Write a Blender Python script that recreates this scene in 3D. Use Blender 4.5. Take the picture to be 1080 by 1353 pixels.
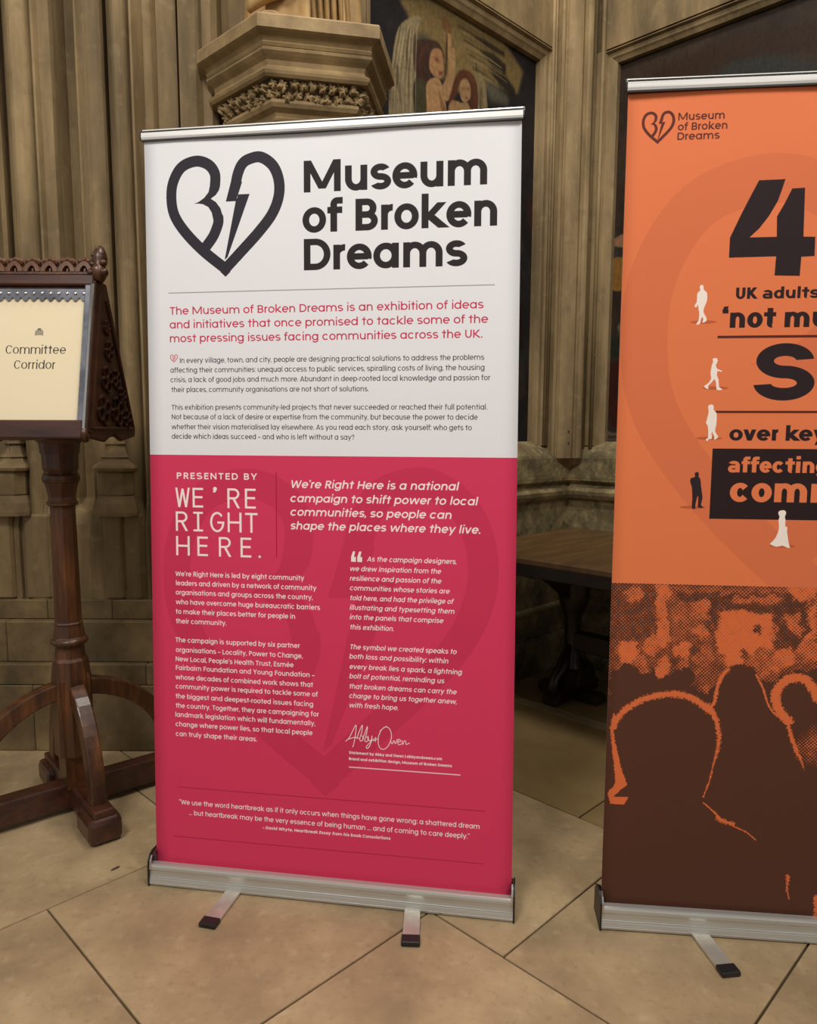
import bpy, bmesh, math, random
from mathutils import Vector, Matrix
import numpy as np
TAU = math.tau; PI = math.pi

# ---------------------------------------------------------------- camera, world, lights, exposure
sc = bpy.context.scene
for o in list(bpy.data.objects): bpy.data.objects.remove(o)
C = sc.collection
cam = bpy.data.objects.new('camera', bpy.data.cameras.new('camera')); C.objects.link(cam); sc.camera = cam
F, PITCH, ROLL, CAMZ = 976.25, .1194, .0036, 1.2803
fw = Vector((0, math.cos(PITCH), -math.sin(PITCH))); rt0 = Vector((1, 0, 0)); up0 = rt0.cross(fw)
rt = rt0*math.cos(ROLL)+up0*math.sin(ROLL); up = up0*math.cos(ROLL)-rt0*math.sin(ROLL)
M = Matrix((rt, up, -fw)).transposed().to_4x4(); M.translation = Vector((0, 0, CAMZ)); cam.matrix_world = M
cam.data.sensor_fit = 'AUTO'; cam.data.sensor_width = 36; cam.data.lens = 36*F/1353
cam.data.shift_x = (540-533.756)/1353; cam.data.shift_y = (685.222-676.5)/1353
cam.data.clip_start = .05; cam.data.clip_end = 100

w = bpy.data.worlds.new('world'); sc.world = w; w.use_nodes = True
bg = w.node_tree.nodes['Background']; bg.inputs[0].default_value = (1.0, .96, .91, 1); bg.inputs[1].default_value = .41
def area(name, loc, target, size, energy, col, shape='DISK'):
    l = bpy.data.lights.new(name, 'AREA'); l.shape = shape; l.size = size; l.energy = energy; l.color = col
    o = bpy.data.objects.new(name, l); C.objects.link(o); o.location = loc
    o.rotation_euler = (Vector(target)-Vector(loc)).to_track_quat('-Z', 'Y').to_euler(); o['kind'] = 'helper'; return o
area('unseen_overhead_light', (-1.3, -.6, 4.6), (-.2, 2.6, 1.2), 1.2, 104, (1, .965, .92))
area('unseen_overhead_light', (1.6, -.2, 4.4), (.6, 2.6, 1.0), 1.0, 59, (1, .965, .92))
area('unseen_overhead_light', (.25, 2.3, 5.0), (.4, 2.9, 0), .9, 62, (1, .95, .88))  # added overhead light, lifts the dark walls and floor between the banners
sc.view_settings.view_transform = 'Standard'; sc.view_settings.look = 'None'
sc.view_settings.exposure = 0.0; sc.view_settings.gamma = 1.0; sc.view_settings.use_curve_mapping = False

# ---------------------------------------------------------------- measured data (millimetres on each surface)
B1_TEXT = [
  ('Museum','head',444,922,1900),
  ('of Broken','head',440,948,1797),
  ('Dreams','head',443,873,1700),
  ('The Museum of Broken Dreams is an exhibition of ideas','lead',65,916,1592),
  ('and initiatives that once promised to tackle some of the','lead',64,928,1555),
  ('most pressing issues facing communities across the UK.','lead',64,914,1518),
  ('In every village, town, and city, people are designing practical solutions to address the problems','body',92,919,1462),
  ('affecting their communities: unequal access to public services, spiralling costs of living, the housing','body',64,920,1436),
  ('crisis, a lack of good jobs and much more. Abundant in deep-rooted local knowledge and passion for','body',64,935,1410),
  ('their places, community organisations are not short of solutions.','body',66,617,1383),
  ('This exhibition presents community-led projects that never succeeded or reached their full potential.','body',66,928,1335),
  ('Not because of a lack of desire or expertise from the community, but because the power to decide','body',66,904,1309),
  ('whether their vision materialised lay elsewhere. As you read each story, ask yourself: who gets to','body',65,889,1282),
  ('decide which ideas succeed – and who is left without a say?','body',65,579,1256),
  ('PRESENTED BY','pres',78,309,1146),
  ("WE'RE",'mono',73,300,1068),
  ('RIGHT','mono',75,302,1002),
  ('HERE.','mono',74,327,934),
  ("We're Right Here is led by eight community",'wbody',70,440,876),
  ('leaders and driven by a network of community','wbody',71,474,850),
  ('organisations and groups across the country,','wbody',70,464,824),
  ('who have overcome huge bureaucratic barriers','wbody',70,484,797),
  ('to make their places better for people in','wbody',69,414,770),
  ('their community.','wbody',69,218,743),
  ('The campaign is supported by six partner','wbody',67,427,690),
  ('organisations – Locality, Power to Change,','wbody',68,435,662),
  ("New Local, People's Health Trust, Esmée",'wbody',67,409,636),
  ('Fairbairn Foundation and Young Foundation –','wbody',67,468,611),
  ('whose decades of combined work shows that','wbody',66,464,584),
  ('community power is required to tackle some of','wbody',66,477,558),
  ('the biggest and deepest-rooted issues facing','wbody',65,464,530),
  ('the country. Together, they are campaigning for','wbody',65,480,503),
  ('landmark legislation which will fundamentally,','wbody',64,470,477),
  ('change where power lies, so that local people','wbody',64,462,450),
  ('can truly shape their areas.','wbody',64,303,422),
  ("We're Right Here is a national",'wlead',402,854,1126),
  ('campaign to shift power to local','wlead',401,904,1088),
  ('communities, so people can','wlead',401,837,1051),
  ('shape the places where they live.','wlead',401,913,1014),
  ('As the campaign designers,','wital',613,852,933),
  ('we drew inspiration from the','wital',566,811,906),
  ('resilience and passion of the','wital',566,812,880),
  ('communities whose stories are','wital',566,834,854),
  ('told here, and had the privilege of','wital',566,844,827),
  ('illustrating and typesetting them','wital',566,847,801),
  ('into the panels that comprise','wital',566,818,775),
  ('this exhibition.','wital',566,686,748),
  ('The symbol we created speaks to','wital',566,854,694),
  ('both loss and possibility: within','wital',565,832,668),
  ('every break lies a spark, a lightning','wital',565,868,640),
  ('bolt of potential, reminding us','wital',565,822,614),
  ('that broken dreams can carry the','wital',564,855,586),
  ('charge to bring us together anew,','wital',564,856,560),
  ('with fresh hope.','wital',564,699,534),
  ('Statement by Abby and Owen | abbyandowen.com','wtiny',564,818,405),
  ('Brand and exhibition design, Museum of Broken Dreams','wtiny',564,845,388),
  ('“We use the word heartbreak as if it only occurs when things have gone wrong: a shattered dream','wquote',71,920,225),
  ('… but heartbreak may be the very essence of being human … and of coming to care deeply.”','wquote',100,894,196),
  ('– David Whyte, Heartbreak Essay from his book Consolations','wtiny2',317,679,174),
]
B2_TEXT = [
  ('Museum','logo',114,217,1990),
  ('of Broken','logo',114,224,1968),
  ('Dreams','logo',114,208,1947),
  ('UK adults','hv',262,448,1588),
  ('‘not much','hv',234,549,1522),
  ('Say','hv',314,686,1354),
  ('over key','hv',263,484,1258),
  ('affecting','hvo',264,493,1182),
  ('communities','hvo',271,831,1111),
]
B2_FOUR = [(300, 1853), (358, 1854), (352, 1832), (344, 1806), (326, 1773), (306, 1746), (286, 1727), (346, 1727), (344, 1772), (359, 1800), (374, 1833), (402, 1834), (405, 1726), (431, 1725), (432, 1682), (403, 1681), (402, 1638), (346, 1640), (347, 1683), (242, 1682), (242, 1727), (265, 1780), (282, 1816)]
B2_FIG = [[(181, 1621), (186, 1621), (188, 1616), (189, 1610), (195, 1605), (197, 1598), (197, 1585), (193, 1574), (190, 1560), (197, 1547), (198, 1539), (192, 1535), (188, 1536), (191, 1542), (188, 1548), (185, 1542), (184, 1533), (176, 1530), (176, 1534), (180, 1540), (181, 1555), (179, 1565), (177, 1576), (174, 1571), (170, 1571), (170, 1576), (174, 1583), (174, 1598), (176, 1605), (181, 1609), (179, 1616)], [(219, 1452), (225, 1452), (228, 1447), (226, 1439), (224, 1436), (228, 1427), (238, 1423), (238, 1420), (229, 1422), (228, 1411), (232, 1402), (234, 1385), (241, 1380), (241, 1378), (229, 1378), (227, 1392), (223, 1403), (216, 1395), (209, 1387), (210, 1380), (205, 1381), (200, 1385), (201, 1388), (208, 1393), (215, 1404), (213, 1415), (214, 1429), (216, 1439), (218, 1444), (216, 1449)], [(213, 1342), (220, 1343), (224, 1339), (224, 1331), (230, 1325), (232, 1315), (232, 1297), (230, 1285), (231, 1277), (237, 1268), (236, 1264), (230, 1260), (228, 1261), (229, 1267), (225, 1274), (223, 1280), (222, 1272), (223, 1262), (216, 1261), (213, 1256), (209, 1261), (214, 1264), (214, 1280), (212, 1293), (208, 1299), (209, 1305), (211, 1315), (213, 1327), (211, 1336)], [(188, 1180), (193, 1182), (197, 1179), (197, 1170), (201, 1165), (203, 1150), (206, 1133), (208, 1118), (205, 1102), (212, 1096), (202, 1095), (198, 1098), (198, 1119), (196, 1123), (192, 1102), (192, 1093), (184, 1094), (184, 1119), (182, 1143), (180, 1150), (177, 1160), (179, 1167), (188, 1170), (187, 1177)], [(390, 1091), (398, 1092), (403, 1088), (403, 1082), (401, 1076), (403, 1068), (403, 1054), (408, 1051), (408, 1041), (410, 1030), (414, 1010), (417, 1002), (412, 1001), (399, 1006), (386, 1003), (371, 1009), (374, 1014), (383, 1026), (389, 1047), (387, 1068), (389, 1076), (386, 1082), (386, 1088)]]
B2_FSH = [(188, 1535), (223, 1381), (214, 1262), (182, 1095), (396, 1004)]
ART_POLY = [(0.22, [(6, 903), (110, 903), (116, 759), (11, 756)]), (0.78, [(109, 901), (143, 899), (137, 749), (115, 754)]), (0.42, [(143, 896), (486, 902), (498, 708), (152, 696)]), (0.08, [(152, 875), (414, 885), (489, 856), (472, 745), (398, 742), (392, 840), (253, 844), (247, 769), (232, 774), (233, 848), (162, 860)]), (0.62, [(292, 874), (400, 879), (403, 862), (292, 860)]), (1, [(261, 836), (293, 845), (378, 836), (386, 826), (388, 742), (359, 734), (320, 718), (317, 696), (281, 695), (284, 727), (253, 750), (256, 791)]), (0.65, [(412, 838), (451, 839), (455, 776), (435, 786), (412, 801)]), (0.85, [(416, 903), (486, 902), (488, 868), (430, 870)]), (0.85, [(470, 858), (489, 861), (495, 756), (470, 766)]), (0.3, [(11, 756), (257, 764), (259, 726), (280, 700), (498, 708), (501, 660), (15, 641)])]
ART_BLOB = [(58, 875, 23, 0.7), (213, 842, 26, 0.65), (221, 784, 18, 0.7), (174, 825, 21, 0.5), (358, 799, 11, 0.05), (45, 730, 25, 0.95), (44, 703, 14, 0.9), (31, 680, 11, 0.8), (101, 745, 23, 0.75), (131, 762, 18, 0.85), (178, 734, 25, 0.9), (129, 681, 20, 0.9), (141, 706, 13, 0.8), (77, 704, 18, 0.6), (80, 680, 10, 0.6), (184, 702, 16, 0.6), (232, 723, 28, 0.5), (203, 735, 12, 0.1), (161, 707, 13, 0.1), (359, 719, 28, 0.55), (326, 729, 11, 0.2), (418, 727, 25, 0.85), (400, 705, 18, 0.7), (477, 745, 28, 0.65), (376, 688, 13, 0.6), (243, 645, 16, 0.5), (218, 682, 9, 0.5)]
ART_DARK = [[(6, 674), (41, 692), (65, 687), (78, 671), (108, 689), (120, 656), (150, 674), (175, 686), (200, 692), (211, 671), (197, 638), (233, 628), (263, 651), (272, 465), (2, 452)], [(264, 630), (274, 668), (291, 690), (310, 702), (333, 698), (352, 682), (363, 655), (386, 602), (418, 571), (444, 550), (468, 475), (251, 464), (246, 574)], [(362, 666), (398, 656), (411, 678), (499, 703), (501, 660), (513, 477), (398, 472)], [(-10, 514), (509, 538), (542, 13), (7, -28)]]
ART_GLOW = [(501, 504, 41, 0.4), (506, 505, 31, 0.4)]
ART_RIM = [(14, 17, [(15, 531), (35, 570), (73, 600), (111, 617), (147, 624), (188, 622), (224, 606), (256, 580)]), (15, 5, [(245, 596), (261, 575), (273, 537), (276, 504), (270, 465)]), (7, 9, [(17, 564), (13, 531), (18, 486), (22, 450)]), (8, 9, [(245, 591), (260, 608), (265, 646), (274, 673), (288, 693)]), (5, 3, [(276, 511), (265, 444), (257, 399), (245, 358)]), (3, 5, [(246, 342), (279, 313), (290, 296)]), (12, 9, [(284, 302), (300, 294), (321, 289)]), (4, 2, [(321, 284), (353, 270), (380, 249)]), (4, 5, [(356, 682), (373, 650), (391, 602), (412, 579), (438, 564)]), (9, 7, [(438, 564), (447, 529), (459, 496), (473, 472)]), (8, 2, [(452, 519), (468, 482), (485, 441)]), (22, 22, [(503, 628), (487, 660), (461, 678), (427, 671), (406, 641), (408, 608), (424, 582), (440, 566)]), (9, 3, [(462, 157), (462, 128), (461, 117)]), (3, 3, [(463, 117), (468, 96)]), (14, 14, [(535, 105), (538, 48)])]
ART_FACE = [(13, 504), (25, 482), (40, 421), (56, 379), (42, 367), (22, 345), (61, 347), (49, 325), (14, 326), (8, 357), (26, 381), (20, 437)]
ANGEL = [((118, 98, 60), 5, [(1253, 3038), (927, 3164), (554, 3117), (397, 3035), (438, 2919), (658, 2901), (698, 2840), (858, 2791), (935, 2813), (1009, 2817), (1082, 2901), (1152, 2903), (1206, 3004)]), ((70, 66, 52), 6, [(1166, 2937), (1069, 2967), (1061, 2908), (1178, 2859)]), ((48, 40, 30), 3, [(794, 3061), (705, 3079), (543, 3072), (543, 3052), (688, 3046)]), ((40, 34, 28), 3, [(736, 3020), (637, 3040), (533, 3021), (531, 2971), (635, 2977)]), ((32, 28, 25), 4, [(677, 2963), (531, 2971), (457, 2934), (456, 2889), (582, 2915)]), ((84, 80, 66), 8, [(700, 2897), (616, 2905), (510, 2877), (508, 2847), (648, 2826)]), ((132, 117, 86), 1.2, [(1153, 3012), (1126, 3012), (1129, 2994), (1152, 2951), (1174, 2913), (1161, 2839), (1152, 2780), (1171, 2695), (1147, 2433), (1314, 2391), (1302, 2676), (1290, 2808), (1265, 2910), (1219, 2969)]), ((92, 76, 52), 1, [(1183, 2970), (1202, 2903), (1191, 2776), (1193, 2661), (1208, 2771), (1215, 2885)]), ((92, 76, 52), 1, [(1271, 2802), (1251, 2740), (1215, 2420), (1243, 2629), (1277, 2731)]), ((104, 88, 62), 1, [(1289, 2676), (1277, 2705), (1286, 2573), (1295, 2613)]), ((150, 134, 100), 1, [(1239, 2911), (1226, 2912), (1251, 2757), (1261, 2796)]), ((58, 38, 30), 2.5, [(1165, 2903), (1055, 2953), (997, 2948), (974, 2902), (996, 2899), (1061, 2899), (1060, 2819), (1081, 2767), (1129, 2752), (1164, 2802)]), ((62, 56, 36), 3, [(1150, 2772), (1081, 2772), (1079, 2678), (1055, 2460), (1147, 2433), (1163, 2675)]), ((152, 112, 76), 1, [(1054, 2910), (1011, 2930), (989, 2919), (980, 2872), (977, 2850), (995, 2815), (1024, 2808), (1060, 2819), (1071, 2851)]), ((112, 72, 46), 3, [(1047, 2886), (1011, 2898), (999, 2875), (1032, 2869)]), ((104, 62, 44), 1, [(1013, 2839), (984, 2844), (988, 2826), (1010, 2824)]), ((158, 120, 80), 1, [(1081, 2772), (1009, 2808), (964, 2721), (929, 2487), (1055, 2456), (1087, 2698)]), ((120, 84, 54), 1.5, [(1009, 2763), (986, 2728), (940, 2672), (962, 2624), (993, 2690)]), ((112, 78, 50), 1, [(988, 3098), (976, 3082), (968, 3067), (948, 3070), (931, 3049), (930, 3013), (942, 2972), (961, 2975), (960, 3007), (988, 3033), (995, 3066), (984, 3065)]), ((150, 116, 78), 1, [(958, 3007), (930, 3013), (929, 2963), (904, 2964), (903, 2889), (920, 2786), (956, 2730), (994, 2767), (944, 2857), (956, 2944)]), ((70, 48, 32), 1, [(961, 3006), (954, 2991), (955, 2871), (976, 2800), (970, 2894)]), ((78, 44, 30), 2, [(898, 2853), (860, 2893), (798, 2904), (757, 2879), (739, 2827), (753, 2736), (794, 2734), (804, 2826), (859, 2847), (904, 2749), (933, 2721), (941, 2742)]), ((148, 114, 78), 1, [(859, 2847), (829, 2866), (801, 2851), (792, 2811), (803, 2784), (834, 2760), (862, 2775), (867, 2816)]), ((112, 78, 52), 3, [(859, 2819), (800, 2835), (800, 2825), (859, 2809)]), ((98, 60, 42), 1, [(838, 2785), (807, 2792), (819, 2780)]), ((146, 112, 74), 1, [(941, 2719), (857, 2753), (794, 2748), (756, 2530), (929, 2487)]), ((66, 54, 36), 1.5, [(767, 2969), (747, 2950), (737, 2905), (758, 2908)]), ((124, 108, 78), 1.2, [(751, 2958), (717, 2911), (678, 2856), (660, 2554), (764, 2528), (738, 2779), (737, 2876)]), ((86, 70, 48), 1, [(724, 2880), (707, 2856), (711, 2694), (727, 2734)])]
ANGEL_LINES = [((152, 136, 104), 5, [(1256, 2927), (1287, 2796), (1311, 2652), (1306, 2515)]), ((86, 72, 50), 7, [(1246, 2937), (1276, 2800), (1300, 2655), (1294, 2518)]), ((152, 136, 104), 7, [(1234, 2922), (1266, 2803), (1281, 2661), (1283, 2522)]), ((86, 72, 50), 7, [(1227, 2939), (1255, 2807), (1273, 2663), (1274, 2524)]), ((152, 136, 104), 5, [(1220, 2926), (1244, 2811), (1256, 2669), (1259, 2528)]), ((86, 72, 50), 5, [(1210, 2955), (1233, 2814), (1250, 2670), (1247, 2532)]), ((152, 136, 104), 5, [(1203, 2955), (1222, 2818), (1234, 2675), (1232, 2536)]), ((86, 72, 50), 7, [(1191, 2947), (1210, 2822), (1218, 2680), (1218, 2540)]), ((152, 136, 104), 7, [(1187, 2946), (1199, 2826), (1209, 2683), (1203, 2544)]), ((86, 72, 50), 7, [(1175, 2965), (1188, 2830), (1195, 2687), (1194, 2546)]), ((152, 136, 104), 7, [(1169, 2956), (1177, 2833), (1184, 2691), (1178, 2551)]), ((86, 72, 50), 7, [(1162, 2964), (1165, 2837), (1169, 2695), (1168, 2553)]), ((152, 136, 104), 5, [(1148, 2968), (1154, 2841), (1154, 2700), (1152, 2558)]), ((138, 122, 92), 5, [(754, 2919), (739, 2827), (743, 2680)]), ((92, 78, 54), 5, [(744, 2907), (728, 2831), (729, 2684)]), ((138, 122, 92), 5, [(734, 2896), (716, 2834), (714, 2689)]), ((92, 78, 54), 5, [(724, 2885), (705, 2838), (699, 2693)]), ((138, 122, 92), 5, [(713, 2874), (693, 2841), (684, 2697)]), ((60, 50, 34), 12, [(911, 3115), (806, 3117), (696, 3111)]), ((134, 114, 76), 16, [(900, 3100), (813, 3101), (722, 3096)]), ((96, 84, 58), 16, [(889, 3085), (770, 3086), (645, 3078)]), ((60, 50, 34), 16, [(878, 3070), (778, 3070), (672, 3063)]), ((134, 114, 76), 12, [(867, 3055), (760, 3055), (647, 3047)]), ((96, 84, 58), 8, [(856, 3039), (767, 3039), (673, 3032)]), ((60, 50, 34), 12, [(845, 3024), (744, 3023), (639, 3015)]), ((134, 114, 76), 16, [(834, 3008), (705, 3007), (569, 2996)]), ((96, 84, 58), 12, [(822, 2992), (696, 2991), (563, 2980)]), ((60, 50, 34), 8, [(811, 2976), (694, 2975), (570, 2964)]), ((134, 114, 76), 8, [(799, 2961), (665, 2958), (521, 2946)]), ((96, 84, 58), 16, [(788, 2945), (711, 2943), (632, 2936)]), ((60, 50, 34), 16, [(776, 2929), (700, 2927), (620, 2919)]), ((134, 114, 76), 8, [(764, 2912), (676, 2910), (585, 2901)]), ((40, 26, 22), 6, [(1069, 2937), (1120, 2857), (1130, 2778)]), ((88, 56, 40), 6, [(1076, 2931), (1124, 2851), (1123, 2777)]), ((40, 26, 22), 6, [(1083, 2926), (1127, 2846), (1117, 2775)]), ((88, 56, 40), 6, [(1090, 2921), (1130, 2840), (1111, 2774)]), ((40, 26, 22), 6, [(1097, 2916), (1134, 2835), (1105, 2772)]), ((88, 56, 40), 6, [(1104, 2911), (1137, 2829), (1098, 2771)]), ((40, 26, 22), 6, [(1110, 2906), (1141, 2824), (1092, 2769)]), ((88, 56, 40), 6, [(1117, 2901), (1144, 2818), (1086, 2768)]), ((40, 26, 22), 6, [(1124, 2896), (1147, 2812), (1079, 2766)]), ((58, 32, 24), 5, [(845, 2889), (781, 2853), (778, 2753)]), ((104, 62, 40), 5, [(839, 2890), (776, 2854), (772, 2754)]), ((58, 32, 24), 5, [(832, 2890), (771, 2856), (767, 2756)]), ((104, 62, 40), 5, [(826, 2891), (766, 2857), (761, 2758)]), ((58, 32, 24), 5, [(820, 2891), (761, 2859), (755, 2759)]), ((104, 62, 40), 5, [(813, 2892), (757, 2860), (750, 2761)]), ((84, 50, 36), 6, [(1032, 2878), (1011, 2887)]), ((84, 50, 36), 6, [(999, 2839), (984, 2841)]), ((84, 50, 36), 6, [(981, 2890), (975, 2860), (984, 2844)])]
ANGEL2 = [((40, 42, 38), 8, [(921, 2677), (674, 2878), (773, 2961), (969, 2936), (1141, 2824), (1256, 2582)]), ((44, 28, 16), 8, [(367, 3043), (767, 3075), (1144, 3001), (1152, 2880), (772, 2977), (451, 2913)]), ((128, 92, 66), 1.5, [(192, 2259), (243, 2288), (360, 2296), (364, 2204), (258, 2225), (206, 2241)]), ((122, 86, 34), 1.5, [(208, 2173), (260, 2172), (292, 2122), (300, 2039), (254, 2007), (206, 2021), (194, 2099)]), ((88, 84, 62), 3, [(244, 1825), (286, 1859), (379, 1849), (384, 1736), (264, 1777)]), ((30, 34, 24), 4, [(202, 1790), (342, 1740), (347, 1625), (198, 1673)]), ((52, 18, 14), 4, [(181, 1635), (367, 1662), (382, 1316), (231, 1293), (200, 1397)]), ((92, 78, 62), 1, [(194, 1301), (232, 1269), (384, 1277), (384, 1262), (223, 1253)]), ((80, 68, 54), 1, [(215, 1241), (385, 1250), (386, 1231), (215, 1225)]), ((90, 78, 62), 1, [(200, 1285), (218, 1277), (215, 1225), (197, 1236)])]
ANGEL_L = [((52, 44, 34), 5, [(476, 2308), (402, 2359), (356, 2185), (456, 2114)]), ((46, 42, 34), 4, [(450, 1617), (340, 1662), (312, 1471), (428, 1390)]), ((34, 22, 18), 5, [(461, 1912), (346, 1945), (349, 1699), (438, 1655)])]
# ---------------------------------------------------------------- flat print (drawn with numpy)
XH,CAP,ASC,DSC=.55,.70,.75,-.2

def glyph(ch,w,k=1.,hv=False,it=False):
    """strokes of one letter in em units: list of primitives and advance."""
    X=XH if not hv else .54; C=CAP if not hv else .72; A=ASC if not hv else .75
    tx,ty=w,(w*.74 if hv else w*.93)
    R=X/2*k*(1.06 if hv else 1.0); o=.008
    P=[]; h=w/2; hy=ty/2
    def b(x0,y0,x1,y1,t=None): P.append(('b',x0,y0,x1,y1,(t or w)))
    def v(x,y0,y1): P.append(('p',[(x-h,y0),(x+h,y0),(x+h,y1),(x-h,y1)]))
    def hz(x0,x1,y): P.append(('p',[(x0,y-hy),(x1,y-hy),(x1,y+hy),(x0,y+hy)]))
    def arc(cx,cy,rx,ry,a0=0,a1=360): P.append(('a',cx,cy,rx,ry,tx,ty,a0,a1))
    def dot(x,y): P.append(('c',x,y,h*1.12)) if not hv else P.append(('p',[(x-h,y-h*.8),(x+h,y-h*.8),(x+h,y+h*.8),(x-h,y+h*.8)]))
    def arch(x0,W,top,foot=0):
        r=W/2; arc(x0+r,top-min(r,.5*X),r,min(r,.5*X),0,180 if not hv else 160); v(x0+W-h,foot,top-min(r,.5*X))
    adv=0; cy=X/2; Ry=X/2+o
    if ch in 'oecdbqpg' or (ch=='a' and not hv):
        a0,a1=(0,360)
        if ch=='c': a0,a1=42,318
        if ch=='e': a0,a1=-math.degrees(math.asin(min(.9,hy/Ry))),318
        arc(R,cy,R,Ry,a0,a1); adv=2*R
        if ch=='e': hz(h,2*R-h,cy)
        if ch in 'adqg': v(2*R-h+.01,0 if ch in 'ad' else (DSC if ch=='q' else .02),{'a':X,'d':A,'q':X,'g':X}[ch]); adv=2*R+.01
        if ch in 'bp': v(h-.01,0 if ch=='b' else DSC,A if ch=='b' else X)
        if ch=='g': arc(R+.01,.02,R,.235,200,360)
    elif ch=='é':
        P2,adv=glyph('e',w,k,hv); P=P2; b(R-.02,X+.07,R+.09,X+.2,w*.8)
        return P,adv
    elif ch=='a':
        W=.56*k; x1=W-h
        arc(W/2-.01,X-.17,W/2-.01,.17+o,0,155); v(x1,0,X-.17)
        arc(.15*k+.03,.165,.15*k+.03,.165+o,80,290); hz(.17*k,x1,.33-hy+o); hz(.17*k,x1-.06,-o+hy); adv=W+.01
    elif ch in 'nhmu':
        W=.50*k if not hv else .56*k
        if ch=='u':
            arc(W/2,.5*W,W/2,.5*W+o,180,360); v(h,.5*W,X); v(W-h,0,X); adv=W
        else:
            v(h,0,A if ch=='h' else X); arch(0,W,X+o); adv=W
            if ch=='m': arch(W-w,W,X+o); adv=2*W-w
    elif ch in 'il': v(h,0,X if ch=='i' else A); adv=w; (dot(h,A-.03) if ch=='i' else 0)
    elif ch=='j': v(h,-.08,X); dot(h,A-.03); b(h,-.1,-.07,-.16); adv=w
    elif ch=='t':
        s=.12*k; v(s+h,0 if not hv else .12,X+.15); hz(0,s+w+.11*k,X-hy); adv=s+w+.11*k
        if hv: arc(s+.17,.15,.17,.15+o,180,280)
    elif ch=='f':
        s=.07*k; v(s+h,0,A-.14); arc(s+.16,A-.15,.16,.15+o,90,180); hz(0,s+w+.12*k,X-hy); adv=s+w+.12*k
        P.append(('p',[(s+.15,A-ty+o),(s+w+.13*k,A-ty+o),(s+w+.13*k,A+o),(s+.15,A+o)]))
    elif ch=='r': v(h,0,X); arc(.21*k+.05,X-.22,.21*k+.05,.22+o,88,180); adv=.22*k+.05
    elif ch=='s' or ch=='S':
        H=X if ch=='s' else C; r=(H+ty+2*o)/4; rx=(.21*k if ch=='s' else .27*k)*(1.2 if hv else 1)+ .02
        arc(rx,H+o-r,rx*.97,r,6 if hv else 28,270); arc(rx,r-o,rx*1.03,r,-174 if hv else -152,90); adv=2*rx
        if hv:
            pass
    elif ch=='k': v(h,0,A); b(w*.7,X*.36,.45*k,X-.0,w*.95); b(w*1.1,X*.5,.5*k,0,w*1.05); adv=.52*k
    elif ch=='v': b(h*.9,X,.26*k,0,w); b(.52*k-h*.9,X,.26*k,0,w); adv=.52*k
    elif ch=='y': b(h*.9,X,.27*k,.02,w); b(.54*k-h*.9,X,.16*k,DSC,w); adv=.54*k
    elif ch=='w':
        for i,(a_,c_) in enumerate([(0,.21),(.42,.21),(.42,.63),(.84,.63)]): b((a_ if i!=0 else h*.9) if i!=3 else .84*k-h*.9,X,c_*k,0,w*.95) if 0<i<3 else b(h*.9 if i==0 else .84*k-h*.9,X,c_*k,0,w*.95)
        P=[(q[0],q[1]*(k if 0<j<3 else 1),*q[2:]) for j,q in enumerate(P)]; adv=.84*k
    elif ch=='x': b(h,X,.48*k-h,0); b(.48*k-h,X,h,0); adv=.48*k
    elif ch=='z': hz(0,.44*k,X-hy); hz(0,.44*k,hy); b(.40*k,X-ty,.04*k,ty,w); adv=.44*k
    elif ch=='A': b(h,0,.33*k,C); b(.66*k-h,0,.33*k,C); hz(.14*k,.52*k,C*.26); adv=.66*k
    elif ch in 'BPRD':
        v(h,0,C)
        if ch=='D': hz(h,.27*k,C-hy); hz(h,.27*k,hy); arc(.26*k,C/2,.34*k,C/2,-90,90); adv=.6*k
        else:
            r=(C+ty)/4; hz(h,.26*k,C-hy); hz(h,.26*k,C-2*r+hy); arc(.26*k,C-r,.20*k+.02,r,-90,90); adv=.48*k+.02
            if ch=='B': hz(h,.27*k,hy); arc(.27*k,r,.22*k+.02,r,-90,90); adv=.52*k
            if ch=='R': b(.24*k,C-2*r+hy,.46*k-h*.2,0,w*1.05)
    elif ch in 'COG':
        arc(.35*k,C/2,.35*k,C/2+.01,*( (0,360) if ch=='O' else (42,318) if ch=='C' else (42,360))); adv=.7*k if ch=='O' else .66*k
        if ch=='G': hz(.36*k,.7*k,C/2-hy*.4); adv=.7*k
    elif ch in 'EFLTIH':
        W=.43*k
        if ch=='T': W=.5*k; v(W/2,0,C); hz(0,W,C-hy)
        elif ch=='I': v(h,0,C); W=w
        elif ch=='H': W=.56*k; v(h,0,C); v(W-h,0,C); hz(h,W-h,C/2)
        else:
            v(h,0,C)
            if ch in 'EF': hz(h,W,C-hy); hz(h,W*.94,C/2+.02)
            if ch in 'EL': hz(h,W,hy)
        adv=W
    elif ch=='J': v(1,0,1); adv=.3
    elif ch=='K': v(h,0,C); b(w*.7,C*.36,.55*k-h,C); b(w*1.2,C*.5,.6*k-h,0); adv=.6*k
    elif ch=='M': v(h,0,C); v(.84*k-h,0,C); b(h*1.1,C,.42*k,C*.1,w*.95); b(.84*k-h*1.1,C,.42*k,C*.1,w*.95); adv=.84*k
    elif ch=='N': v(h,0,C); v(.6*k-h,0,C); b(h,C-h*.6,.6*k-h,h*.6,w); adv=.6*k
    elif ch=='U': r=.27*k; v(h,r,C); v(2*r-h,r,C); arc(r,r,r,r+.01,180,360); adv=2*r
    elif ch=='W':
        xs=[h*.9,.24*k,.45*k,.66*k,.9*k-h*.9]; ys=[C,0,C*.95,0,C]
        for i in range(4): b(xs[i],ys[i],xs[i+1],ys[i+1],w*.95)
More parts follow.
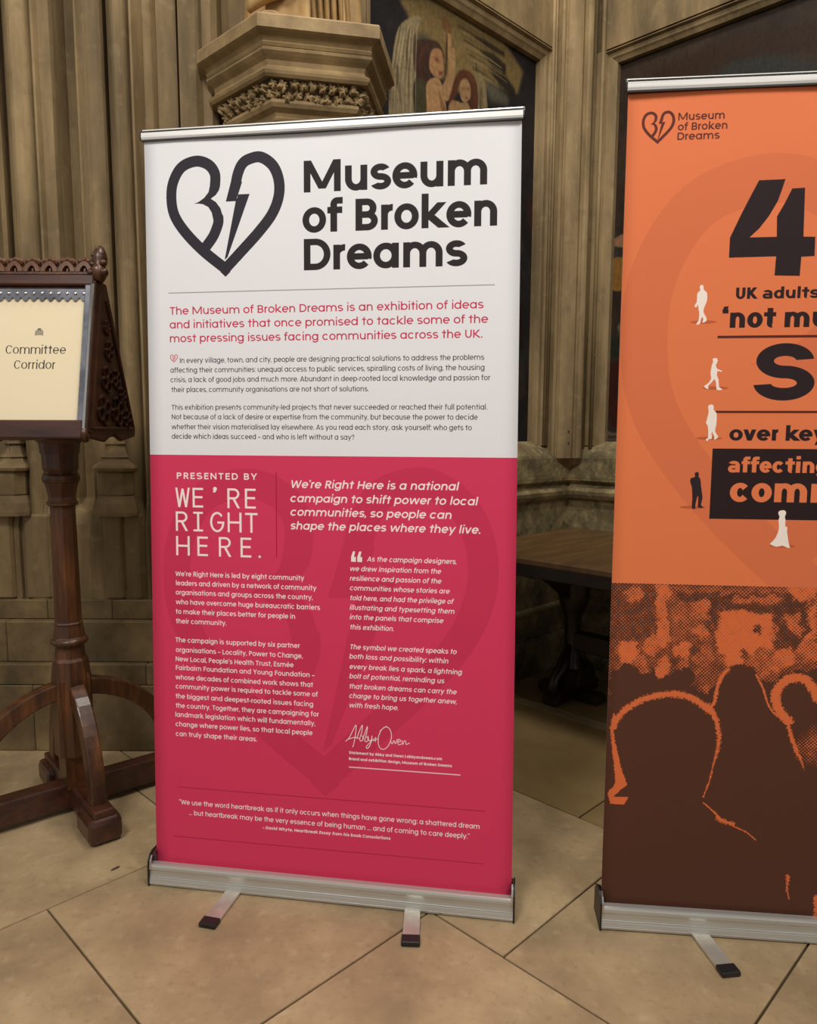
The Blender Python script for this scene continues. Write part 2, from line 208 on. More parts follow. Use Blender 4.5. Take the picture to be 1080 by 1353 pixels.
        adv=.9*k
    elif ch=='Y': b(h,C,.3*k,C*.42); b(.6*k-h,C,.3*k,C*.42); v(.3*k,0,C*.45); adv=.6*k
    elif ch in '.': dot(h,h); adv=w
    elif ch==',': dot(h,h); b(h*1.1,h*.6,h*.2,-h*1.6,w*.6); adv=w
    elif ch==':': dot(h,h); dot(h,X-h); adv=w
    elif ch in "'’‘":
        adv=w
        if ch=='‘': dot(h,A-.16); b(h*.5,A-.16,h*1.3,A+.01,w*.7)
        else: dot(h,A-h*1.2); b(h*1.2,A-h*1.2,h*.5,A-.2,w*.7)
    elif ch in '“”':
        for x in (0,w*1.35): (dot(x+h,A-.14),b(x+h*.6,A-.14,x+h*1.4,A,w*.6)) if ch=='“' else (dot(x+h,A-h),b(x+h*1.3,A-h,x+h*.5,A-.17,w*.6))
        adv=w*2.4
    elif ch=='–': hz(0,.4*k,X*.48); adv=.4*k
    elif ch=='-': hz(0,.25*k,X*.48); adv=.25*k
    elif ch=='…':
        for i in range(3): dot(h+i*.2,h)
        adv=.4+w
    elif ch=='|': v(h,-.1,A); adv=w
    elif ch=='?': arc(.2*k,C-.2,.2*k,.2,-60,190); v(.22*k,.2,.34); dot(.22*k,h); adv=.42*k
    elif ch=='+': hz(0,.3*k,.3); v(.15*k,.15,.45); adv=.3*k
    else: hz(0,.3,.3); adv=.3
    return P,adv

def inside(P,x,y):
    m=np.zeros(x.shape,bool)
    for q in P:
        if q[0]=='p': m|=poly_in(q[1],x,y)
        elif q[0]=='c': m|=(x-q[1])**2+(y-q[2])**2<q[3]**2
        elif q[0]=='b':
            _,x0,y0,x1,y1,w=q; L=math.hypot(x1-x0,y1-y0) or 1e-6; dx,dy=(x1-x0)/L,(y1-y0)/L
            # cut the stroke ends level (as letters do) when it is not nearly flat
            n=np.abs((x-x0)*dy-(y-y0)*dx)<w/2
            if abs(dy)>.35: n&=(y>=min(y0,y1))&(y<=max(y0,y1))
            else:
                t=(x-x0)*dx+(y-y0)*dy; n&=(t>=0)&(t<=L)
            m|=n
        elif q[0]=='a':
            _,cx,cy,rx,ry,tx,ty,a0,a1=q; X=x-cx; Y=y-cy
            n=(X/rx)**2+(Y/ry)**2<=1
            if rx>tx and ry>ty: n&=(X/(rx-tx))**2+(Y/(ry-ty))**2>=1
            if a1-a0<360:
                an=np.degrees(np.arctan2(Y/ry,X/rx)); n&=((an-a0)%360)<=(a1-a0)
            m|=n
    return m

def poly_in(pts,x,y):
    c=np.zeros(x.shape,bool); n=len(pts)
    for i in range(n):
        x0,y0=pts[i]; x1,y1=pts[(i+1)%n]
        if y0==y1: continue
        c^=((y0>y)!=(y1>y))&(x<(x1-x0)*(y-y0)/(y1-y0)+x0)
    return c

class Canvas:
    """a flat print w x h millimetres, colours in linear light"""
    def __init__(s,w,h,ppm,col,y0=0,x0=0):
        s.w,s.h,s.k,s.y0,s.x0=int(w*ppm),int(h*ppm),ppm,y0,x0
        s.a=np.empty((s.h,s.w,3),np.float32); s.a[:]=lin(col); s.cache={}
    def box(s,x0,y0,x1,y1):
        k=s.k; i0=max(0,int((x0-s.x0)*k)-2); i1=min(s.w,int((x1-s.x0)*k)+3); j0=max(0,int((y0-s.y0)*k)-2); j1=min(s.h,int((y1-s.y0)*k)+3)
        return i0,i1,j0,j1
    def put(s,i0,i1,j0,j1,m,col):
        if i1<=i0 or j1<=j0: return
        v=s.a[j0:j1,i0:i1]; m=m[...,None]; v[:]=v*(1-m)+lin(col)*m
    def grid(s,b,ss=3):
        i0,i1,j0,j1=b
        x=(i0+(np.arange((i1-i0)*ss)+.5)/ss)/s.k+s.x0; y=(j0+(np.arange((j1-j0)*ss)+.5)/ss)/s.k+s.y0
        return np.meshgrid(x,y)
    @staticmethod
    def down(m,ss=3):
        H,W=m.shape; return m.reshape(H//ss,ss,W//ss,ss).mean((1,3),dtype=np.float32)
    def poly(s,pts,col,op=1.,ss=3,blur=0):
        xs=[p[0] for p in pts]; ys=[p[1] for p in pts]; e=blur*3
        b=s.box(min(xs)-e,min(ys)-e,max(xs)+e,max(ys)+e)
        if b[1]<=b[0] or b[3]<=b[2]: return
        X,Y=s.grid(b,ss); m=s.down(poly_in(pts,X,Y).astype(np.float32),ss)
        if blur: m=gblur(m,blur*s.k)
        s.put(*b,m*op,col)
    def rect(s,x0,y0,x1,y1,col,op=1.): s.poly([(x0,y0),(x1,y0),(x1,y1),(x0,y1)],col,op,ss=1 if abs(y1-y0)>20 else 4)
    def disc(s,cx,cy,rx,ry,col,op=1,blur=0):
        s.poly([(cx+rx*math.cos(t*TAU/28),cy+ry*math.sin(t*TAU/28)) for t in range(28)],col,op,2,blur)
    def line(s,pts,w,col,w2=None,op=1.,ss=2):
        """polyline with round joins, width w tapering to w2"""
        w2=w if w2 is None else w2; M=max(w,w2); xs=[p[0] for p in pts]; ys=[p[1] for p in pts]
        b=s.box(min(xs)-M,min(ys)-M,max(xs)+M,max(ys)+M)
        if b[1]<=b[0] or b[3]<=b[2]: return
        X,Y=s.grid(b,ss); d=stroke_d(pts,X,Y,w,w2); s.put(*b,s.down((d<0).astype(np.float32),ss)*op,col)
    def text(s,t,x0,x1,y,size,w,col,k=1.,hv=False,it=0.,gap=.075,sp=.27,fit='gap',mono=None):
        gl=[]; X=0.; SR=set('adghijlmnquHIMNUJ'); SL=set('bhiklmnpruBDEFHIKLMNPRU')
        kern=[(.032 if a_ in SR else 0)+(.032 if b_ in SL else 0)+(0 if a_!=' ' and b_!=' ' else -.03) for a_,b_ in zip(t,t[1:])]+[0]
        G=[(None,sp) if c==' ' else glyph(c,w,k,hv) for c in t]
        ks=sum(kern)*size; nat=sum(a for _,a in G)*size+ks; ng=len(t)-1
        if mono is None:
            tot=nat+gap*size*ng; 
            if fit=='scale': size*= (x1-x0)/tot; g=gap*size
            else:
                g=(x1-x0-nat)/max(ng,1)
                if fit=='both' or g<.03*size or g>.16*size:   # letters a little wider or narrower instead
                    k2=k*((x1-x0-gap*size*ng)/nat); k2=min(max(k2,k*.78),k*1.5)
                    k=k2; G=[(None,sp*k2) if c==' ' else glyph(c,w,k,hv) for c in t]; nat=sum(a for _,a in G)*size+ks; g=(x1-x0-nat)/max(ng,1)
            pos=x0
        for c,(P,a),kn in zip(t,G,kern):
            if mono is not None:
                i=len(gl); gl.append(1); pos=x0+mono*i+ (mono-a*size)/2*0
            if P:
                s.glyph(c,P,pos,y,size,(c,round(size,2),w,round(k,3),hv,it),col,it,a)
            if mono is None: pos+=a*size+g+kn*size
    def glyph(s,c,P,x,y,size,key,col,it,a):
        kk=s.k; fx=((x-s.x0)*kk); ix=math.floor(fx*1); sub=round((fx-ix)*3)/3
        fy=(y-s.y0)*kk; iy=math.floor(fy); suby=round((fy-iy)*3)/3
        key=key+(sub,suby)
        if key not in s.cache:
            pad=.25; W=int((a+.35+2*pad)*size*kk)+3; H=int(1.45*size*kk)+4; ss=4; bx=int(pad*size*kk)+1; by=int(.32*size*kk)+1
            X=((np.arange(W*ss)+.5)/ss-bx-sub)/(size*kk); Y=((np.arange(H*ss)+.5)/ss-by-suby)/(size*kk)
            X,Y=np.meshgrid(X,Y); s.cache[key]=(s.down(inside(P,X-it*Y,Y).astype(np.float32),ss),bx,by)
        m,bx,by=s.cache[key]; i=ix-bx; j=iy-by
        a0,b0=max(0,-i),max(0,-j); a1=min(m.shape[1],s.w-i); b1=min(m.shape[0],s.h-j)
        if a1>a0 and b1>b0: s.put(i+a0,i+a1,j+b0,j+b1,m[b0:b1,a0:a1],col)
    def image(s,name):
        im=bpy.data.images.new(name,s.w,s.h,float_buffer=False,alpha=False)
        im.colorspace_settings.name='sRGB'
        o=np.ones((s.h,s.w,4),np.float32); a=np.clip(s.a,0,1); o[...,:3]=np.where(a<.0031308,a*12.92,1.055*np.power(np.maximum(a,1e-6),1/2.4)-.055)
        im.pixels.foreach_set(o.ravel()); im.update(); im.pack(); return im

def stroke_d(pts,X,Y,w,w2):
    L=[0]
    for i in range(len(pts)-1): L.append(L[-1]+math.dist(pts[i],pts[i+1]))
    best=np.full(X.shape,1e9,np.float32)
    for i in range(len(pts)-1):
        x0,y0=pts[i]; x1,y1=pts[i+1]; dx,dy=x1-x0,y1-y0; l2=dx*dx+dy*dy or 1e-9
        t=np.clip(((X-x0)*dx+(Y-y0)*dy)/l2,0,1)
        d=np.hypot(X-x0-t*dx,Y-y0-t*dy)
        ww=w+(w2-w)*(L[i]+t*(L[i+1]-L[i]))/(L[-1] or 1)
        best=np.minimum(best,d-ww/2)
    return best
def gblur(m,sig):
    r=max(1,int(sig*2.5)); g=np.exp(-.5*(np.arange(-r,r+1)/sig)**2); g/=g.sum()
    f=lambda v:np.convolve(v,g,'same')
    return np.apply_along_axis(f,1,np.apply_along_axis(f,0,m)).astype(np.float32)
def lin(c):
    c=np.array(c,float)/255; return np.where(c<=.04045,c/12.92,((c+.055)/1.055)**2.4).astype(np.float32)
def smooth(pts,n=6,closed=False):
    o=[]; N=len(pts)
    for i in range(N if closed else N-1):
        g=lambda j:pts[j%N] if closed else pts[min(max(j,0),N-1)]
        p0,p1,p2,p3=g(i-1),g(i),g(i+1),g(i+2)
        for q in range(n):
            t=q/n; o.append(tuple(.5*(2*p1[d]+(p2[d]-p0[d])*t+(2*p0[d]-5*p1[d]+4*p2[d]-p3[d])*t*t+(3*p1[d]-p0[d]-3*p2[d]+p3[d])*t**3) for d in (0,1)))
    if not closed: o.append(pts[-1])
    return o
# the heart emblem, traced on a 320 x 312 field (y down)
H_LEFT_OUT=smooth([(148,238),(90,188),(40,130),(14,84),(14,60),(28,28),(54,14),(88,14),(118,28),(136,54),(137,80),(118,106),(82,122)],8)
H_LEFT=[(160,291),(100,244),(52,196),(22,152),(13,110),(18,66),(42,28),(82,14),(116,24),(134,48),(134,78),(112,102),(78,118)]
H_LOW=[(100,108),(124,122),(140,148),(141,178),(128,206),(108,232)]
H_RIGHT=[(191,74),(197,50),(208,28),(226,16),(258,12),(290,34),(306,70),(306,112),(288,156),(252,200),(204,248),(160,291)]
H_BOLT=[(163,120),(191,120),(158,266),(166,266),(228,104),(198,104),(202,86),(176,76)]
def heart(cv,x,ytop,width,col,op=1.,ss=2):
    f=width/320; T=lambda ps:[(x+p[0]*f,ytop-p[1]*f) for p in ps]
    b=cv.box(x-.02*width,ytop-width*1.02,x+width*1.03,ytop+.03*width); X,Y=cv.grid(b,ss)
    m=stroke_d(T(smooth(H_LEFT[:-2],6)),X,Y,28*f,28*f)<0
    m|=stroke_d(T(smooth([(142,160),(141,176),(128,206),(108,232)],5)),X,Y,28*f,28*f)<0
    m|=stroke_d(T(smooth(H_RIGHT,6)),X,Y,28*f,28*f)<0
    m|=poly_in(T([(75,122),(88,118),(104,108),(116,94),(121,74),(149,74),(145,90),(136,102),(122,111),(136,120),(148,136),(156,162),(128,164),(124,146),(115,132),(100,124),(88,122)]),X,Y)
    m|=poly_in(T([(163,120),(190,120),(197,103),(208,72),(180,62)]),X,Y)
    m|=poly_in(T([(163,120),(190,120),(158,268),(166,262),(228,103),(197,103),(194,113)]),X,Y)
    m|=poly_in(T([(146,299),(160,312),(174,299),(160,280)]),X,Y)
    cv.put(*b,cv.down(m.astype(np.float32),ss)*op,col)
def noise2(h,w,cell,rng):
    gh,gw=int(h/cell)+3,int(w/cell)+3; g=rng.random((gh,gw)); y=np.arange(h)/cell; x=np.arange(w)/cell
    j=y.astype(int); i=x.astype(int); fy=(y-j)[:,None]; fx=(x-i)[None]; fy=fy*fy*(3-2*fy); fx=fx*fx*(3-2*fx)
    a=g[np.ix_(j,i)];b=g[np.ix_(j,i+1)];c=g[np.ix_(j+1,i)];d=g[np.ix_(j+1,i+1)]
    return ((a*(1-fx)+b*fx)*(1-fy)+(c*(1-fx)+d*fx)*fy).astype(np.float32)

DARK=(62,55,56)
def banner_one():
    cv=Canvas(1007,2070,1.5,(233,233,236)); W=(250,236,236); RED=(216,60,96)
    cv.rect(0,0,1007,1212,RED)
    # darker tone-on-tone emblem behind the text
    heart(cv,37,1177,920,(176,40,68),.34,1)
    heart(cv,62,2009,328,(50,46,53))
    cv.rect(62,1649,944,1651.3,(150,145,145))
    cv.rect(361.8,937,363.8,1168,(150,22,46)); cv.rect(66,273.6,934,275.6,(150,22,46),.8); cv.rect(53,129,931,131,(150,22,46),.8)
    heart(cv,64,1485,22,(205,50,80),1,4)
    st=dict(head=(81/.70,.156,(44,37,39),0,1.08),lead=(29.5,.116,(200,52,86),0,1.),body=(19.3,.10,(58,50,54),0,1.),
      pres=(25,.135,W,0,1.),wbody=(18.8,.115,W,0,1.),wlead=(29.5,.128,W,.19,1.),wital=(18.5,.115,W,.19,1.),wtiny=(11,.15,W,0,1.),wquote=(19,.105,W,0,1.),wtiny2=(12,.15,W,.15,1.))
    for t,s_,x0,x1,y in B1_TEXT:
        if s_=='mono':
            n=len(t); kk=.84; size=54/.70
            adv=(302-73-.36*size)/4
            for i,c in enumerate(t):
                if t=="HERE.": px_=73+i*62.5 if i<4 else 312
                else: px_=73+i*adv
                P,a=glyph('’' if c=="'" else c,.078 if c!="'" else .13,kk*(.72 if c=='W' else .9 if c=='G' else 1.1))
                if c=='I': P=[('p',[(.02,0),(.38,0),(.38,.07),(.02,.07)]),('p',[(.02,.63),(.38,.63),(.38,.70),(.02,.70)]),('p',[(.16,0),(.24,0),(.24,.7),(.16,.7)])]
                if c=="'": px_+=.13*size
                cv.glyph(c,P,px_,y,size,(c,'m',px_),W,0,a+.3)
            continue
        size,w,col,it,k=st[s_]
        cv.text(t,x0,x1,y,size,w,col,k,False,it,gap=.2 if s_=='pres' else .035 if s_=='head' else .055,fit='gap' if s_ in('pres',) else 'both' )
    for x in (570,587): cv.poly([(x,931),(x+13,931),(x+13,944),(x+8,944),(x+11,959),(x+5,959),(x,944)],W)
    sig=[[(555,440),(566,452),(583,486),(582,460),(577,432),(574,425)],[(563,446),(580,452),(592,450)],
      [(586,449),(593,470),(601,487),(600,470),(594,448),(598,443),(604,450),(600,458)],[(602,449),(609,468),(615,484),(613,466),(608,446),(613,442),(617,449),(613,456)],
      [(617,458),(619,446),(625,447),(628,459),(624,437),(616,424),(612,428),(622,440),(634,452)],[(632,446),(642,452)],[(638,456),(637,444)],
      [(668,488),(654,478),(645,455),(647,432),(658,424),(672,434),(681,458),(677,480),(664,486),(650,474)],
      [(679,449),(683,441),(688,450),(692,442),(697,454)],[(698,447),(706,449),(702,455),(698,448),(701,440),(708,442)],[(710,452),(712,441),(716,451),(720,450),(721,442),(730,446)]]
    for q in sig: cv.line(smooth(q,5),1.9,W)
    rng=np.random.default_rng(3); x=565
    while x<868:
        l=rng.uniform(4,12); cv.line([(x,368.5),(x+l,368.5)],3.0,W,op=.75); x+=l+2
    return cv.image('banner_print_white_and_red')

def banner_two():
    OR=(231,126,80); BR=(88,54,41); cv=Canvas(1007,2070,1.5,OR)
    heart(cv,5,1912,1250,(208,110,74),.5,1)
    heart(cv,33,2012,74,(98,48,40),1,3)
    K=(46,34,36)
    for t,s_,x0,x1,y in B2_TEXT:
        if s_=='logo': cv.text(t,x0,x1,y,16.6/.7,.135,(98,48,40),fit='both',gap=.05)
    cv.poly(B2_FOUR,K)
    cv.rect(225,1498,980,1504,(88,42,34)); cv.rect(226,1323,980,1328.5,(88,42,34)); cv.rect(226,1069,980,1239,(44,31,32))
    sz={'UK adults':26/.72,'‘not much':35/.54,'Say':133/.736,'over key':26.5/.54,'affecting':27/.54,'communities':45/.54}
    for t,s_,x0,x1,y in B2_TEXT:
        if s_!='logo':
            cv.text(t,x0,x1,y,sz[t],.2 if t!='Say' else .22,OR if s_=='hvo' else K,1.08,True,gap=.045,fit='both')
    for i,f in enumerate(B2_FIG):
        sx,sy=B2_FSH[i]; cv.disc(sx+3,sy+1,30,4,(176,84,46),.7)
        cv.poly(smooth(f,2,True),(250,238,228) if i!=3 else (50,38,42))
    # halftone picture of a crowd
    rng=np.random.default_rng(5); k=cv.k; H=int(905*k); Wd=cv.w
    sc=Canvas(1007,905,.5,(0,0,0)); sc.a[:]=.25
    def g(v): return v
    def fill(pts,v,bl=0):
        xs=[p[0] for p in pts];ys=[p[1] for p in pts];b=sc.box(min(xs)-9,min(ys)-9,max(xs)+9,max(ys)+9)
        if b[1]<=b[0] or b[3]<=b[2]: return
        X,Y=sc.grid(b,2);m=sc.down(poly_in(pts,X,Y).astype(np.float32),2)
        if bl: m=gblur(m,bl)
        a=sc.a[b[2]:b[3],b[0]:b[1],0]; a[:]=a*(1-m)+v*m
    for v,pts in ART_POLY: fill(pts,v,1.5)
    # beyond the frame the crowd goes on in the same way
    fill([(485,560),(1007,560),(1007,905),(485,905)],.35,2); fill([(560,700),(820,700),(820,870),(560,870)],.7,2); fill([(600,740),(780,740),(780,840),(600,840)],.15,2)
    for (x,y,r,v) in ART_BLOB+[(520+i*60,640+(i*37%50),26+i%3*6,.8) for i in range(8)]:
        fill(smooth([(x+r*(.8+.35*rng.random())*math.cos(t*TAU/9),y+r*(.8+.35*rng.random())*math.sin(t*TAU/9)) for t in range(9)],3,True),v,1.5)
    dk=Canvas(1007,905,.5,(0,0,0)); 
    for pts in ART_DARK+[[(-9,0),(24,0),(24,590),(-9,590)],[(480,0),(1007,0),(1007,560),(900,640),(800,600),(700,610),(600,560),(480,600)]]: fill(pts,-.4,.8)
    for (x,y,r,v) in ART_GLOW: fill([(x+r*math.cos(t*TAU/16),y+r*1.2*math.sin(t*TAU/16)) for t in range(16)],v,9)
    low=np.clip(sc.a[...,0],-1,1); n=np.arange(H)/H*(low.shape[0]-1); q=np.arange(Wd)/Wd*(low.shape[1]-1)
    j=n.astype(int);i=q.astype(int);fy=(n-j)[:,None];fx=(q-i)[None];j1=np.minimum(j+1,low.shape[0]-1);i1=np.minimum(i+1,low.shape[1]-1)
    dy_=((noise2(H,Wd,34,rng)-.5)*15+(noise2(H,Wd,11,rng)-.5)*9)*(np.arange(H)>H*.5)[:,None]*k; dx_=((noise2(H,Wd,30,rng)-.5)*15+(noise2(H,Wd,10,rng)-.5)*9)*(np.arange(H)>H*.5)[:,None]*k
    YI=np.clip((np.arange(H)[:,None]+dy_)/H*(low.shape[0]-1),0,low.shape[0]-1).astype(int); XI=np.clip((np.arange(Wd)[None]+dx_)/Wd*(low.shape[1]-1),0,low.shape[1]-1).astype(int)
    G=low[YI,XI]
    G+= (noise2(H,Wd,14,rng)-.5)*.25*(G>0)+(noise2(H,Wd,5,rng)-.5)*.15*(G>0)
    X,Y=np.meshgrid(np.arange(Wd)/k,np.arange(H)/k); p=4.3; u=(X+Y)/p*math.pi*.99;w_=(X-Y)/p*math.pi*.99
    dots=.5+.25*(np.cos(u)+np.cos(w_)); m=np.clip((G-dots)*2.4+.5,0,1)
    jit=Canvas(1007,905,k,(0,0,0)); jit.a[:]=0
    jx=(noise2(H,Wd,3,rng)-.5)*9
    for w0,w1,pts in ART_RIM:
        xs=[t[0] for t in pts];ys=[t[1] for t in pts];M=30;b=jit.box(min(xs)-M,min(ys)-M,max(xs)+M,max(ys)+M)
        if b[1]<=b[0] or b[3]<=b[2]: continue
        XX,YY=jit.grid(b,1); d=stroke_d(smooth(pts,4),XX,YY,w0,w1)+jx[b[2]:b[3],b[0]:b[1]]*min(1,w0/12)
        v=m[b[2]:b[3],b[0]:b[1]]; v[:]=np.maximum(v,np.clip(.5-d/1.6,0,1))
    b=jit.box(-5,290,60,530); XX,YY=jit.grid(b,1); m[b[2]:b[3],b[0]:b[1]]=np.maximum(m[b[2]:b[3],b[0]:b[1]],poly_in(ART_FACE,XX+jx[b[2]:b[3],b[0]:b[1]]*.5,YY))
    cv.a[:H]=lin(BR)*(1-m[...,None])+lin((224,114,66))*m[...,None]
    return cv.image('banner_print_orange_and_brown')

def painting(name,shapes,width,z0,z1,base,seed,extra=()):
    cv=Canvas(width,z1-z0,.6,base,y0=z0); rng=np.random.default_rng(seed)
    n=noise2(cv.h,cv.w,90,rng)*.6+noise2(cv.h,cv.w,30,rng)*.4
    cv.a*=(.55+n*.9)[...,None]
    for i in range(26):      # muted shapes of the rest of the picture
        x=rng.uniform(0,width); z=rng.uniform(z0,z0+(z1-z0)*.72); r=rng.uniform(25,110); t=rng.uniform(0,7)
        c=[(60,50,36),(44,46,40),(58,30,22),(72,62,44),(34,30,30)][i%5]
        cv.poly(smooth([(x+r*math.cos(a+t)*rng.uniform(.5,1),z+1.7*r*math.sin(a+t)*rng.uniform(.5,1)) for a in (0,1.05,2.1,3.1,4.2,5.2)],4,True),c,.6,1,22)
    for col,bl,pts in shapes: col=tuple(min(255,c*.95) for c in col); cv.poly(smooth(pts,3,True) if len(pts)>4 and bl<3 else pts,col,.95,2,max(bl*1.6,2.6))
    for col,wd,pts in extra: cv.line(smooth(pts,5),wd,tuple(c*.95 for c in col),wd*.4,.6)
    g=noise2(cv.h,cv.w,3,rng)*.35+noise2(cv.h,cv.w,9,rng)*.35+np.repeat(noise2(cv.h//6+1,cv.w,4,rng),6,0)[:cv.h]*.3; cv.a*=(.62+.76*g)[...,None]
    return cv.image(name)

def card_print():
    cv=Canvas(286,376,3,(230,215,182)); D=(70,60,54)
    def serif(t,cx,y,size,sp=.05):
        w=.10; G=[glyph(c,w,.92 if c!='C' else .8) for c in t]; tot=(sum(a for _,a in G)+sp*1.6*(len(t)-1)); x=cx-tot*size/2
        for c,(P,a) in zip(t,G):
            P=[(q[0],*q[1:5],q[5],q[6]*.6,*q[7:]) if q[0]=='a' else q for q in P]
            def sf(px,py,l=.07): P.append(('p',[(px-l,py-.012),(px+l,py-.012),(px+l,py+.02),(px-l,py+.02)]))
            h=w/2
            if c in 'mr': sf(h,0); P.append(('b',h-.08,XH-.06,h+.03,XH-.0,.03))
            if c=='m': sf(.46-h,0); sf(.92-w-h,0)
            if c=='i': sf(h,0); P.append(('b',h-.08,XH-.06,h+.03,XH-.0,.03))
            if c=='d': sf(.506,0,.05)
            if c=='t': P.append(('a',.11+.11,.09,.11,.09,.05,.04,180,320))
            if c=='C': P.append(('p',[(.50,.50),(.53,.50),(.53,.70),(.50,.70)]))
            if c=='r': pass
            cv.glyph(c,P,x,y,size,(c,'s'),D,0,a+.1); x+=(a+sp*1.6)*size
    serif('Committee',146,206,35); serif('Corridor',146,161,35)
    # small portcullis badge
    x,y=152,262
    for i in range(5): cv.rect(x-9+i*4,y-1,x-7+i*4,y+15,(120,112,104))
    for i in range(4): cv.rect(x-10,y+1+i*4,x+10,y+2.8+i*4,(120,112,104))
    cv.disc(x,y+17,6,4,(120,112,104)); cv.rect(x-12,y-3,x-10,y+12,(140,132,120))
    cv.rect(x+10,y-3,x+12,y+12,(140,132,120))
    return cv.image('card_print_cream')

# ---------------------------------------------------------------- helpers
MATS = {}
def srgb(c): return tuple(float(v) for v in lin(c))+(1,)
def new_mat(name):
    m = bpy.data.materials.new(name); m.use_nodes = True; MATS[name] = m
    return m, m.node_tree, m.node_tree.nodes['Principled BSDF']
def noisy(name, c1, c2, rough=.8, scale=8, stretch=(1,1,1), metal=0, bump=.15, bscale=60, bdist=.003, c3=None, spec=.5, detail=6, coat=0, varr=0):
    """two or three tone noise colour with fine bump, in the object's own coordinates"""
    m, t, b = new_mat(name); N = t.nodes; L = t.links
    tc = N.new('ShaderNodeTexCoord'); mp = N.new('ShaderNodeMapping'); mp.inputs['Scale'].default_value = stretch
    L.new(tc.outputs['Object'], mp.inputs[0])
    if varr:
        oi = N.new('ShaderNodeObjectInfo'); ad = N.new('ShaderNodeVectorMath'); ad.operation = 'SCALE'
        cv = N.new('ShaderNodeCombineXYZ'); L.new(oi.outputs['Random'], cv.inputs[0]); L.new(oi.outputs['Random'], cv.inputs[1])
        L.new(cv.outputs[0], ad.inputs[0]); ad.inputs['Scale'].default_value = 40
        a2 = N.new('ShaderNodeVectorMath'); L.new(mp.outputs[0], a2.inputs[0]); L.new(ad.outputs[0], a2.inputs[1]); src = a2.outputs[0]
    else: src = mp.outputs[0]
    n = N.new('ShaderNodeTexNoise'); n.inputs['Scale'].default_value = scale; n.inputs['Detail'].default_value = detail; n.inputs['Roughness'].default_value = .62
    L.new(src, n.inputs['Vector'])
    r = N.new('ShaderNodeValToRGB'); L.new(n.outputs[0], r.inputs[0])
    r.color_ramp.elements[0].position = .33; r.color_ramp.elements[0].color = srgb(c1)
    r.color_ramp.elements[1].position = .68; r.color_ramp.elements[1].color = srgb(c2)
    if c3: e = r.color_ramp.elements.new(.5); e.color = srgb(c3)
    col = r.outputs[0]
    if varr:
        hs = N.new('ShaderNodeHueSaturation'); mr = N.new('ShaderNodeMapRange'); mr.inputs['To Min'].default_value = 1-varr; mr.inputs['To Max'].default_value = 1+varr
        L.new(oi.outputs['Random'], mr.inputs[0]); L.new(mr.outputs[0], hs.inputs['Value']); L.new(col, hs.inputs['Color']); col = hs.outputs[0]
    L.new(col, b.inputs['Base Color'])
    b.inputs['Roughness'].default_value = rough; b.inputs['Metallic'].default_value = metal; b.inputs['Specular IOR Level'].default_value = spec
    b.inputs['Coat Weight'].default_value = coat; b.inputs['Coat Roughness'].default_value = .15
    if bump:
        n2 = N.new('ShaderNodeTexNoise'); n2.inputs['Scale'].default_value = bscale; n2.inputs['Detail'].default_value = 5
        L.new(src, n2.inputs['Vector']); bp = N.new('ShaderNodeBump'); bp.inputs['Strength'].default_value = bump; bp.inputs['Distance'].default_value = bdist
        L.new(n2.outputs[0], bp.inputs['Height']); L.new(bp.outputs[0], b.inputs['Normal'])
    return m
def printed(name, img, rough=.6, weave=.12, bscale=700, spec=.16):
    m, t, b = new_mat(name); N = t.nodes; L = t.links
    ti = N.new('ShaderNodeTexImage'); ti.image = img; ti.extension = 'EXTEND'; L.new(ti.outputs[0], b.inputs['Base Color'])
    b.inputs['Roughness'].default_value = rough; b.inputs['Specular IOR Level'].default_value = spec
    tc = N.new('ShaderNodeTexCoord'); n2 = N.new('ShaderNodeTexNoise'); n2.inputs['Scale'].default_value = bscale; L.new(tc.outputs['Object'], n2.inputs['Vector'])
    bp = N.new('ShaderNodeBump'); bp.inputs['Strength'].default_value = weave; bp.inputs['Distance'].default_value = .001
    L.new(n2.outputs[0], bp.inputs['Height']); L.new(bp.outputs[0], b.inputs['Normal']); return m

